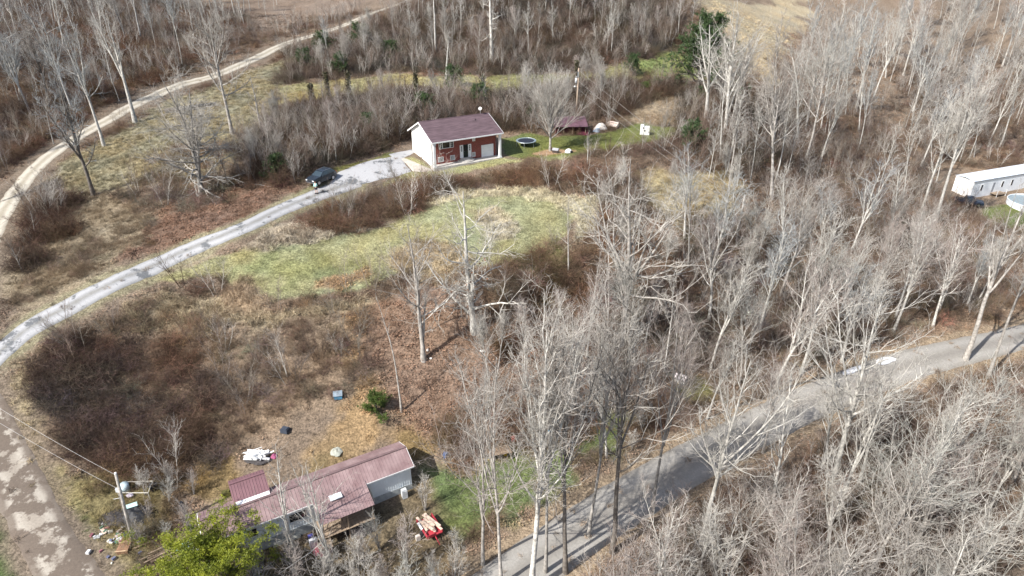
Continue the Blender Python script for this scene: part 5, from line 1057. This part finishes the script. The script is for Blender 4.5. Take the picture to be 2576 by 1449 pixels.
hero("small_bare_tree", 1478, 412, 330, "slim light sapling right of the maple at the lawn edge", seed=10, r0=.09, bark='bark_pale', twig='twig_grey', forks=3, forkh=.3, forka=.2, nl=8, ns=4, nt=4, nf=0, ll=.22)
hero("white_sycamore", 1237, 158, -40, "tall white sycamore with short contorted limbs in the wood behind the house", seed=11, r0=.50, bark='bark_white', twig='bark_white', nl=16, lt=(.2, .97), la=1.35, ll=.17, lprof=lambda t: 1.0 + 0 * t, trop=.04, wig=.45, ns=3, sl=.4, nt=2, nf=0)
hero("white_snag", 1096, 130, -60, "slim white trunk rising behind the thicket left of the sycamore", seed=12, r0=.28, bark='bark_white', twig='twig_pale', nl=6, lt=(.8, .97), ll=.1, ns=3, nt=3, nf=0)
hero("white_snag", 1123, 200, 100, "broken topped pale snag just right of the slim white trunk", seed=13, r0=.3, bark='bark_pale', twig='twig_grey', nl=5, lt=(.5, .97), ll=.1, ns=2, nt=2, nf=0)
hero("white_limbed_tree", 1772, 310, 60, "white limbed tree with long upswept limbs in front of the evergreen", seed=14, r0=.36, bark='bark_white', twig='bark_white', forks=5, forkh=.28, forka=.45, nl=10, lt=(.3, .97), la=1.0, ll=.28, ns=5, nt=4, nf=1, wig=.14, trop=.08)
hero("white_limbed_tree", 1822, 345, 30, "tall pale forked tree immediately right of the white limbed tree", seed=15, r0=.36, bark='bark_pale', twig='twig_pale', forks=3, forkh=.35, forka=.35, nl=18, lt=(.3, .97), la=.9, ll=.30, lprof=wide, ns=7, nt=5, nf=2)
hero("pale_trunk_tree", 2352, 560, 200, "tall tree forking high in the wood left of the white mobile home", seed=16, r0=.32, bark='bark_pale', twig='twig_pale', forks=3, forkh=.35, nl=14, lt=(.4, .97), ll=.22)
hero("crooked_oak", 1562, 862, 385, "large crooked oak with pale twisting limbs in the middle grove", seed=17, r0=.36, bark='bark_grey', twig='twig_pale', forks=4, forkh=.22, forka=.55, nl=16, lt=(.25, .97), la=1.1, ll=.30, lprof=wide, wig=.2, ns=6, nt=5, nf=1, limbr=.038, twig2=.02, twigr=.013)
hero("roadside_tree", 2428, 905, 480, "smooth trunked tree forking wide beside the asphalt road at the right", seed=18, r0=.34, bark='bark_grey', twig='twig_grey', forks=4, forkh=.38, forka=.35, nl=8, lt=(.5, .97), ll=.2, ns=6, nt=5, nf=2)
hero("roadside_tree", 2485, 950, 530, "slender tree on the near verge of the road at the right edge", seed=19, r0=.22, bark='bark_grey', twig='twig_grey', forks=2, nl=12, lt=(.5, .97), ll=.18, ns=6, nt=5, nf=2)
hero("pale_trunk_tree", 2090, 1230, 760, "stout pale trunked tree with wide low limbs beside the middle stretch of road", seed=20, r0=.30, bark='bark_pale', twig='twig_pale', forks=4, forkh=.30, forka=.5, nl=18, lt=(.3, .97), la=.9, ll=.30, lprof=wide, ns=6, nt=5, nf=1, limbr=.038, twig2=.02, twigr=.013)
hero("white_barked_tree", 1338, 1490, 850, "white barked tree forking low at the left end of the near roadside row", seed=21, r0=.26, bark='bark_pale', twig='twig_pale', forks=4, forkh=.34, forka=.30, nl=22, lt=(.35, .97), la=.6, ll=.30, ns=6, nt=5, nf=1, limbr=.038, twig2=.02, twigr=.013)
hero("dark_trunk_tree", 1422, 1440, 900, "dark trunked tree with dense pale crown second in the near roadside row", seed=22, r0=.22, bark='bark_dark', twig='twig_grey', forks=3, forkh=.45, nl=20, lt=(.4, .97), ll=.28, ns=6, nt=5, nf=1, limbr=.038, twig2=.02, twigr=.013)
hero("dark_trunk_tree", 1540, 1390, 830, "dark straight trunk third in the near roadside row, over the road", seed=23, r0=.25, bark='bark_dark', twig='twig_pale', forks=3, forkh=.45, nl=20, lt=(.4, .97), ll=.28, ns=6, nt=5, nf=1, limbr=.038, twig2=.02, twigr=.013)
hero("white_barked_tree", 1760, 1380, 880, "tall white barked tree forking from the near bank right of the roadside row", seed=24, r0=.24, bark='bark_white', twig='twig_pale', forks=4, forkh=.3, forka=.4, nl=18, lt=(.4, .97), ll=.26, ns=6, nt=5, nf=1, limbr=.038, twig2=.02, twigr=.013)
hero("birch_like_tree", 744, 1405, 1110, "thin white stemmed tree in front of the trailer window", seed=25, r0=.12, bark='bark_white', twig='twig_grey', forks=2, forkh=.08, forka=.12, nl=12, lt=(.35, .95), la=.9, ll=.22, ns=4, nt=3, nf=0)
hero("birch_like_tree", 846, 1450, 1150, "slanting white stemmed tree in front of the porch roof", seed=26, r0=.13, bark='bark_white', twig='twig_grey', forks=3, forkh=.2, forka=.35, nl=12, lt=(.35, .95), la=.9, ll=.28, ns=5, nt=4, nf=0, lean=(-.05, 0))
hero("dead_stem", 1010, 1035, 740, "thin dead stem curving up the leafy slope left of the twin trunked tree", seed=27, r0=.11, bark='bark_grey', twig='twig_grey', nl=4, lt=(.6, .95), ll=.12, ns=2, nt=2, nf=0, wig=.12, lean=(-.05, .0))
hero("slim_pale_tree", 1430, 690, 490, "slim pale tree alone on the right edge of the oval field", seed=28, r0=.12, bark='bark_grey', twig='twig_grey', nl=10, lt=(.4, .95), ll=.14, ns=4, nt=3, nf=0)
hero("pale_crowned_tree", 1262, 1475, 860, "pale tree with broad upswept crown left of the white barked tree, near the road end", seed=41, r0=.16, bark='bark_grey', twig='twig_grey', forks=4, forkh=.3, forka=.34, nl=13, lt=(.35, .97), la=.6, ll=.32, ns=6, nt=5, nf=1, limbr=.038, twig2=.02, twigr=.013)
hero("pale_crowned_tree", 1215, 1420, 980, "shorter pale crowned tree leaning out left over the grass edge of the clearing", seed=42, r0=.16, bark='bark_grey', twig='twig_pink', forks=3, forkh=.25, forka=.4, nl=12, lt=(.3, .97), la=.65, ll=.34, ns=6, nt=5, nf=1, limbr=.038, twig2=.02, twigr=.013)
hero("pale_crowned_tree", 1372, 1440, 830, "tall pale crowned tree between the white barked and the dark trunked tree", seed=43, r0=.16, bark='bark_grey', twig='twig_grey', forks=4, forkh=.4, forka=.3, nl=13, lt=(.4, .97), la=.6, ll=.30, ns=6, nt=5, nf=1, limbr=.038, twig2=.02, twigr=.013)
hero("pale_crowned_tree", 1480, 1350, 820, "pale crowned tree in the near roadside row, left of the straight dark trunk", seed=44, r0=.16, bark='bark_grey', twig='twig_grey', forks=3, forkh=.4, forka=.3, nl=13, lt=(.4, .97), la=.6, ll=.30, ns=6, nt=5, nf=1, limbr=.038, twig2=.02, twigr=.013)
hero("pale_crowned_tree", 1640, 1290, 800, "grey crowned tree over the road between the straight dark trunk and white barked tree", seed=45, r0=.16, bark='bark_grey', twig='twig_pink', forks=4, forkh=.35, forka=.4, nl=13, lt=(.4, .97), la=.6, ll=.30, ns=6, nt=5, nf=1, limbr=.038, twig2=.02, twigr=.013)
# brush trees around the trailer
small = [bare_tree("brush_tree%d" % k, 200 + k, H=5.0, r0=.07, bark='bark_grey', twig=('twig_grey', 'twig_pale', 'twig_olive', 'twig_pink')[k], stem=3, nl=13, lt=(.2, .95), la=.6, ll=.36, ns=5, nt=5, nf=1, twigr=.010, limbr=.016) for k in range(4)]
tall = []
for k, (bk, tw) in enumerate((('bark_pale', 'twig_pale'), ('bark_grey', 'twig_grey'), ('bark_pale', 'twig_pink'), ('bark_grey', 'twig_olive'), ('bark_pale', 'twig_blue'), ('bark_dark', 'twig_grey'), ('bark_pale', 'twig_pale'), ('bark_grey', 'twig_pink'))):
    tall.append(bare_tree("wood_tree%d" % k, 300 + k, H=16, r0=.19 + .02 * (k % 3), bark=bk, twig=tw, forks=(1, 3, 4, 2, 3, 5, 0, 4)[k], forkh=.28 + .05 * (k % 4), forka=.26 + .05 * (k % 3), nl=15, lt=(.34, .98), la=(.55, .75, .6, .85, .65, .8, .5, .7)[k], ll=(.32, .36, .32, .40, .34, .38, .30, .36)[k], lprof=wide if k % 2 else None, limbwig=.12 + .03 * (k % 3), ns=6, nt=5, nf=1, wig=.12, limbr=.038, twig2=.020, twigr=.013, twigwig=.05))
mid = [bare_tree("mid_tree%d" % k, 400 + k, H=9, r0=.11, bark=('bark_pale', 'bark_grey')[k % 2], twig=('twig_pink', 'twig_grey', 'twig_pale', 'twig_brown')[k], forks=k % 3, nl=18, lt=(.25, .97), la=.6, ll=.33, ns=8, nt=7, nf=3, twigr=.010) for k in range(4)]
thin = [bare_tree("thin_tree%d" % k, 500 + k, H=15, r0=.12, bark=('bark_pale', 'bark_grey', 'bark_pale')[k], twig=('twig_pale', 'twig_grey', 'twig_blue')[k], nl=12, forks=(0, 2, 3)[k], forkh=.42, forka=.25, lt=(.45, .98), la=.65, ll=.22, ns=6, nt=5, nf=1, limbr=.035, twig2=.024, twigr=.017) for k in range(3)]
for ms_, hh_ in ((small, 5.0), (mid, 9.), (thin, 15.), (tall, 16.)):
    for k in ms_: TREE_H[k[0].name] = hh_
rt = np.random.default_rng(77)
def proj(x, y, z):
    dz = z - CH; t = y * math.cos(PITCH) - dz * math.sin(PITCH); v = -(y * math.sin(PITCH) + dz * math.cos(PITCH)) / t
    return 1288 + F * x / t, 724.5 + F * v, F / t
OPEN_VIEW = [(1706,35,1800,215),(1030,285,1270,425),(1270,322,1700,400),(770,400,1040,512),(430,520,1400,745),(2392,415,2600,560),(2370,812,2620,935),(2100,893,2270,950),(1655,915,1745,975),(500,1125,1045,1300),(1050,1300,1112,1368),(560,1130,870,1200),(1560,180,1700,320),(560,560,700,640),(1740,-10,1900,60),(2480,510,2620,590)]
SOFT_VIEW = [(1400,1260,1600,1340),(1700,1060,2000,1130),(1180,1330,1420,1449),(1090,1150,1330,1330),(1380,1080,1560,1230),(2270,850,2380,950)]
LOOK = {}
for k, ms in enumerate(tall): LOOK[ms[0].name] = ("pale", "grey forked", "pinkish limbed", "olive tinged", "blue grey forked", "dark trunked", "straight pale", "pink twigged")[k]
for k, ms in enumerate(mid): LOOK[ms[0].name] = ("pinkish", "grey", "pale", "brown twigged")[k]
for k, ms in enumerate(thin): LOOK[ms[0].name] = ("slim pale", "slim grey", "slim blue grey")[k]
for k, ms in enumerate(small): LOOK[ms[0].name] = ("grey stemmed", "pale stemmed", "olive stemmed", "pinkish stemmed")[k]
LAND = [("the brick house", 1160, 370), ("the parked dark car", 810, 450), ("the maroon shed", 1440, 325), ("the tall utility pole", 1449, 240), ("the white box shed", 1622, 330), ("the dark green pine", 1750, 120), ("the white limbed tree", 1775, 200), ("the pale top field", 1900, 40), ("the white mobile home", 2480, 470), ("the pickup truck", 2435, 520),
 ("the roadside forked tree", 2428, 880), ("the wide white sheet", 2226, 908), ("the stout pale tree", 2090, 1150), ("the tyres", 1685, 938), ("the crooked oak", 1562, 800), ("the gnarled oak", 1193, 800), ("the twin trunked tree", 1066, 850), ("the green clearing", 1400, 1180), ("the red cart", 1080, 1335), ("the porch roof", 870, 1270), ("the evergreen tree", 520, 1400),
 ("the leaning pole", 330, 1300), ("the white sycamore", 1237, 80), ("the ivy covered snags", 830, 220), ("the gravel road bend", 330, 260), ("the fallen dark trunk", 480, 275), ("the spreading tree", 508, 450), ("the tan patch", 1720, 490), ("the top left corner", 60, 60), ("the top right corner", 2500, 60), ("the lower right corner", 2500, 1380), ("the lower end of road", 1300, 1420), ("the white barked tree", 1760, 1330), ("the right end of road", 2560, 850), ("the slim pale tree", 1430, 650), ("the left picture edge", 10, 620), ("the lone blue box", 851, 1000)]
NTH = ["leftmost", "second from left", "third from left", "fourth from left", "fifth from left", "sixth from left"]
FT = []
def forest(poly, n, mind, kinds, sc, label, group, name, clear=2.4, viewrule=True):
    Pp = G(np.array([p[0] for p in poly], float), np.array([p[1] for p in poly], float)); lo, hi = Pp.min(0), Pp.max(0); got = []
    c = lo + rt.random((n * 90, 2)) * (hi - lo); c = c[poly_sd(c[:, 0], c[:, 1], Pp) > 0]
    dr = np.minimum(dist_line(c[:, 0], c[:, 1], ASPH), np.minimum(dist_line(c[:, 0], c[:, 1], GRAVEL), dist_line(c[:, 0], c[:, 1], DRIVE))); c = c[dr > clear]; zc = hf(c[:, 0], c[:, 1])
    for p, z in zip(c, zc):
        if len(got) >= n: break
        if not all((p[0] - q[0][0]) ** 2 + (p[1] - q[0][1]) ** 2 > mind ** 2 for q in got): continue
        k = kinds[int(rt.integers(len(kinds)))]; s = sc * rt.uniform(.72, 1.2); zs = rt.uniform(.9, 1.15); H = TREE_H[k[0].name] * s * zs
        x0, y0, s0 = proj(p[0], p[1], z); x1, y1, s1 = proj(p[0], p[1], z + H); w = H * .13 * s1; bad = False
        if viewrule:
            for f in (.25, .5, .75, .95):
                xx = x0 + (x1 - x0) * f; yy = y0 + (y1 - y0) * f; ww = w * (.3 if f < .4 else 1)
                for a_, b_, c_, d_ in (OPEN_VIEW + SOFT_VIEW if f > .4 else OPEN_VIEW):
                    if a_ - ww < xx < c_ + ww and b_ < yy < d_: bad = True
        if bad: continue
        got.append((p, z))
        r = put_tree(name, k, p[0], p[1], s, rt.uniform(0, 6.28), None, group, z=z, zs=zs); r.rotation_euler = (rt.normal(0, .055), rt.normal(0, .055), r.rotation_euler.z)
        mx, my = (x0 + x1) / 2, (y0 + y1) / 2; dd = [((mx - a) ** 2 + (my - b) ** 2, nm, a, b) for nm, a, b in LAND]; _, nm, a, b = min(dd)
        side = ("left of" if mx < a else "right of") if abs(mx - a) > abs(my - b) else ("above" if my < b else "below")
        if not (-60 < mx < 2636 and -60 < y0 and y1 < 1500): side = "beyond"
        sz = "small" if H < 6 else "medium" if H < 11 else "tall"
        FT.append((r, "%s %s bare tree %s %s" % (sz, LOOK[k[0].name], side, nm), mx))
    return len(got)
def label_trees():
    d = {}
    for r, l, mx in FT: d.setdefault(l, []).append((mx, r))
    for l, rs in d.items():
        rs.sort(key=lambda t: t[0])
        for i, (_, r) in enumerate(rs):
            r['label'] = l if len(rs) == 1 else ("%s, %s" % (l, NTH[i]) if len(rs) <= 6 else (l + (", leftmost" if i == 0 else ", rightmost" if i == len(rs) - 1 else "")))
cnt = 0
cnt += forest([(1500,1500),(1640,1270),(1750,1200),(2060,1030),(2400,935),(2640,870),(2950,900),(3000,1300),(2900,1850),(1500,1850),(1420,1640)], 78, 3.2, [tall[0], tall[2], tall[6], tall[3], tall[7], tall[0], tall[1]], .88, "pale bare tree in the dense wood below the road at the lower right", "trees in the wood below the road", "bare_tree")
cnt += forest([(1560,620),(1850,600),(2300,600),(2420,640),(2520,740),(2300,850),(2050,940),(1850,1050),(1700,1080),(1620,960),(1560,900)], 54, 3.2, tall[:5] + mid[:3] + thin[:1], .85, "bare tree in the grove between the oval field and the road", "trees in the grove above the road", "bare_tree")
cnt += forest([(1730,330),(1800,240),(1960,260),(2060,120),(2300,40),(2620,40),(2900,200),(2900,400),(2390,430),(2380,560),(2100,560),(1880,560),(1740,420)], 115, 3.3, thin + tall[:5] + [tall[6]] + thin, 1.15, "tall slim bare tree on the hillside above the white mobile home", "trees on the right hillside", "slim_tree")
cnt += forest([(-220,500),(-250,40),(0,-40),(640,-60),(620,60),(540,150),(440,200),(330,240),(240,300),(130,370),(20,470),(-100,560)], 88, 3.4, [tall[1], tall[4], tall[5], thin[2], tall[6]], .9, "grey blue bare tree in the wood across the gravel road at the upper left", "trees in the upper left wood", "bare_tree")
cnt += forest([(640,440),(600,400),(660,330),(780,265),(1000,245),(1240,240),(1340,225),(1400,225),(1340,320),(1262,322),(1050,312),(1020,365),(900,400),(760,450)], 30, 3.0, mid + small + mid, .72, "small bare tree in the dark thicket behind the brick house", "small trees in the thicket behind the house", "thicket_tree")
cnt += forest([(740,135),(900,92),(1050,20),(1300,-30),(1740,-40),(1740,125),(1500,170),(1240,186),(1000,178),(760,205)], 46, 3.6, mid + thin + mid, .85, "brownish bare tree in the wood across the upper field", "trees in the wood across the upper field", "bare_tree")
cnt += forest([(1540,180),(1720,200),(1620,255),(1500,290),(1350,310),(1340,230)], 12, 3.2, mid, .62, "small bare tree in the bank behind the maroon shed", "small trees behind the maroon shed", "thicket_tree")
cnt += forest([(1120,1400),(1080,1290),(1240,1280),(1430,1240),(1500,1130),(1590,1030),(1650,1100),(1560,1210),(1380,1300),(1230,1380),(1160,1430)], 12, 3.0, small[:3] + [tall[0]], .6, "bare tree in the strip between the green clearing and the road", "trees between the clearing and the road", "bare_tree")
cnt += forest([(880,1320),(1060,1220),(1090,1300),(1150,1460),(1100,1640),(500,1640),(700,1440),(860,1390)], 34, 1.9, small, 1.1, "low many stemmed grey tree in front of the trailer", "low trees in front of the trailer", "brush_tree", 1.5)
cnt += forest([(370,1210),(500,1200),(500,1340),(430,1400),(350,1380),(360,1290)], 9, 1.6, small, .62, "small grey bare shrub between the leaning pole and the trailer", "shrubs left of the trailer", "bare_shrub", 1)
cnt += forest([(1180,1130),(1210,880),(1330,820),(1500,880),(1560,1000),(1420,1090),(1250,1120)], 18, 2.6, [tall[0], tall[2], mid[0], mid[2], tall[6]], .66, "bare tree in the grove above the green clearing", "trees above the green clearing", "bare_tree")
cnt += forest([(1480,440),(1600,420),(1700,400),(1840,420),(1850,580),(1700,620),(1500,600),(1470,520)], 8, 3.5, mid, .6, "small bare tree round the tan patch right of the oval field", "small trees round the tan patch", "bare_tree")
cnt += forest([(30,520),(120,520),(170,600),(100,680),(20,700)], 4, 2.5, mid[3:] + small[:1], .6, "bare tree in the dark thicket at the left edge", "trees in the left edge thicket", "thicket_tree")
label_trees(); print("forest trees", cnt)
# further slim trees, far and uncountable
def woods_stuff(name, poly, n, meshes, sc, label):
    Pp = G(np.array([p[0] for p in poly], float), np.array([p[1] for p in poly], float)); lo, hi = Pp.min(0), Pp.max(0); c = lo + rt.random((n * 8, 2)) * (hi - lo); c = c[poly_sd(c[:, 0], c[:, 1], Pp) > 0]
    c = c[np.minimum(dist_line(c[:, 0], c[:, 1], GRAVEL), dist_line(c[:, 0], c[:, 1], ASPH)) > 2.5][:n]
    pr = []
    for ms in meshes:
        me = bpy.data.meshes.new("far_tree"); A = ms[0]; B = ms[1]
        bm = bmesh.new(); bm.from_mesh(A); bm.from_mesh(B); bm.to_mesh(me); bm.free(); me.materials.append(A.materials[0]); pr.append(proto("far_tree", me))
    scatter(name, pr, np.c_[c, hf(c[:, 0], c[:, 1]) - .1], sc * (.6 + .6 * rt.random(len(c))), np.ones((len(c), 3)) * .3, rt, label, tilt=.03)
import bmesh
far_t = [bare_tree("far_tree%d" % k, 600 + k, H=13, r0=.11, bark=('bark_pale', 'bark_grey', 'bark_pale')[k], twig='twig_pale', nl=14, lt=(.4, .98), la=.6, ll=.24, ns=6, nt=6, nf=0, twigr=.016) for k in range(3)]
woods_stuff("far_woods", [(1720,400),(1790,230),(1960,250),(2080,100),(2300,-20),(3000,-30),(3000,380),(2400,410),(2050,560),(1850,560)], 170, far_t, .85, "mass of thin grey trees filling the right hillside")
woods_stuff("upper_left_woods", [(-500,480),(-500,-60),(900,-60),(620,70),(430,190),(240,290),(20,450)], 130, far_t, .8, "mass of thin grey trees filling the upper left hillside")
woods_stuff("upper_middle_woods", [(1000,160),(1050,10),(1300,-60),(1740,-60),(1740,120),(1500,160),(1240,175)], 110, far_t, .7, "mass of thin brown grey trees above the upper field")
# ---------------------------------------------------------------- evergreens
def evergreen(name, seed, H, W, shape, leafm, ntuft, ts, px, py, label, bark='bark_dark', z=None):
    rng = np.random.default_rng(seed); tr = Soup(); P, Rr = trunk_line(rng, H * .95, H * .022 + .04, k=9, wig=.03); tr.add(*tubes(P, Rr, 7))
    nl = int(30 + H * 3); A, AR = grow(rng, P, Rr, nl, .12, .97, 1.15, W / H * .95, k=6, rf=.5, trop=.06, wig=.1, prof=shape, endr=.25); tr.add(*tubes(A, AR, 4))
    Bp, BR_ = grow(rng, A, AR, 6, .3, 1, .7, .36, k=3, rf=.6, trop=.05, minr=.008); cr = Soup(); cr.add(*tubes(Bp, BR_, 3))
    pts = np.concatenate([Bp[:, -1], Bp[:, 1], A[:, -1], P[0, -2:]]); pts = pts[rng.random(len(pts)) < .55] if ntuft > 5000 else pts; sp_ = .26 if ntuft > 5000 else ts * .55; sel = pts[rng.integers(0, len(pts), ntuft)] + rng.normal(0, sp_, (ntuft, 3)) * np.array([1, 1, .6])
    k = 7; c = np.repeat(sel, k, 0); d = nrm(rng.normal(0, 1, (len(c), 3)) + np.array([0, 0, .7])); s = nrm(np.cross(d, rng.normal(0, 1, d.shape))) * ts * .11; L_ = ts * (.5 + .7 * rng.random((len(c), 1)))
    V = np.stack([c - s, c + s, c + d * L_ + s * .5, c + d * L_ - s * .5], 1).reshape(-1, 3); cr2 = Soup(); cr2.add(V, (np.arange(len(c)) * 4)[:, None] + np.arange(4)[None])
    x, y, _ = g1(px, py); r = put_tree(name, [tr.mesh(name + "_t", MATS[bark]), cr2.mesh(name + "_c", MATS[leafm])], x, y, 1, 0, label, parts=("trunk", "crown")); 
    if H > 3: tag(link("twigs", cr.mesh(name + "_w", MATS['twig_brown']), r), kind='stuff')
    return r
pinep = lambda t: np.clip(1.25 - .9 * t, .25, 1.1)
evergreen("evergreen_tree", 1, 7.2, 6.4, pinep, 'pine_leaf', 21000, .15, 555, 1555, "yellow green evergreen tree in front of the left end of the trailer")
evergreen("cedar_bush", 2, 2.6, 1.7, lambda t: 1.2 - .9 * t, 'cedar_leaf', 1800, .16, 950, 1045, "lone small yellow green cedar on the bank above the trailer")
evergreen("pine_tree", 3, 15.5, 7.0, pinep, 'far_pine_leaf', 3600, .5, 1752, 235, "dark green pine behind the white limbed tree at the top right")
evergreen("cedar_bush", 4, 1.9, 1.2, lambda t: 1.2 - .9 * t, 'cedar_leaf', 300, .2, 1624, 228, "left of two small green cedars on the far bank")
evergreen("cedar_bush", 5, 2.0, 1.6, lambda t: 1.2 - .9 * t, 'cedar_leaf', 300, .2, 1648, 222, "right of two small green cedars on the far bank")
evergreen("cedar_bush", 6, 1.1, 1.1, lambda t: 1.0 - .5 * t, 'cedar_leaf', 160, .2, 1585, 248, "lowest little cedar on the far bank, right of the utility pole")
for k, (px_, py_, H_, lb) in enumerate(((1140, 222, 4.5, "dark cedar in the middle of the wood edge above the house"), (1068, 285, 3.6, "dark cedar in the thicket just above the house gable"), (925, 330, 3.2, "dark cedar low in the thicket left of the house"), (1733, 372, 4.2, "dark cedar at the right end of the lawn"), (812, 135, 5.0, "dark cedar by the gravel road where it leaves the slope"), (905, 120, 5.5, "dark cedar in the wood right of the gravel road"), (985, 150, 4.6, "dark cedar in the wood above the ivy covered snags"), (1345, 300, 2.8, "dark cedar behind the trampoline lawn edge"), (1205, 268, 4.0, "dark cedar straight above the house ridge"), (860, 190, 4.5, "dark cedar at the wood edge over the ivy covered snags"), (770, 175, 4.5, "dark cedar at the left end of the upper field"), (700, 440, 3.0, "dark cedar low in the thicket above the drive"), (1590, 190, 4.2, "dark cedar on the right part of the upper field edge"))):
    evergreen("cedar_tree", 30 + k, H_, H_ * .62, lambda t: 1.2 - .8 * t, 'far_pine_leaf', 800, .32, px_, py_, lb)
# ivy wrapped snags on the upper bench
def ivy(px, py, ptop, label, seed, w=.8):
    x, y, _ = g1(px, py); z = hz(x, y); H = max(height_to(x, y, z, ptop), 2.5); rng = np.random.default_rng(seed); tr = Soup(); P, Rr = trunk_line(rng, H, .16, k=7, wig=.04); tr.add(*tubes(P, Rr, 6)); A, AR = grow(rng, P, Rr, 12, .3, 1, .9, .16, k=4, rf=.5, trop=.1); tr.add(*tubes(A, AR, 3))
    n = 520; t = rng.random(n); f = np.clip(t * 6, 0, 5.99); i = f.astype(int); c = P[0, i] * (1 - (f - i))[:, None] + P[0, i + 1] * (f - i)[:, None]; c = c + rng.normal(0, w * .38, (n, 3)) * np.array([1, 1, .3]) * (1.15 - .5 * t)[:, None]
    lf = Soup(); lf.add(*leafquads(rng, c, .2)); put_tree("ivy_covered_snag", [tr.mesh("snag_t", MATS['bark_dark']), lf.mesh("snag_l", MATS['ivy_leaf'])], x, y, 1, 0, label, z=z, cat="dead tree", parts=("trunk", "ivy"))
for px_, py_, tp, lb, sd_ in ((787, 262, 208, "leftmost of three dark ivy covered snags on the upper field edge", 1), (831, 255, 180, "middle and taller dark ivy covered snag on the upper field edge", 2), (880, 255, 175, "right dark ivy covered snag on the upper field edge", 3), (1050, 262, 180, "dark ivy covered stem in the thicket left of the house chimney side", 4), (1215, 250, 185, "brown vine wrapped trunk in the bank above the house roof", 5), (1228, 275, 225, "short vine wrapped stub above the right of the house roof", 6), (1450, 225, 150, "vine covered stem behind the utility pole", 7)): ivy(px_, py_, tp, lb, sd_)
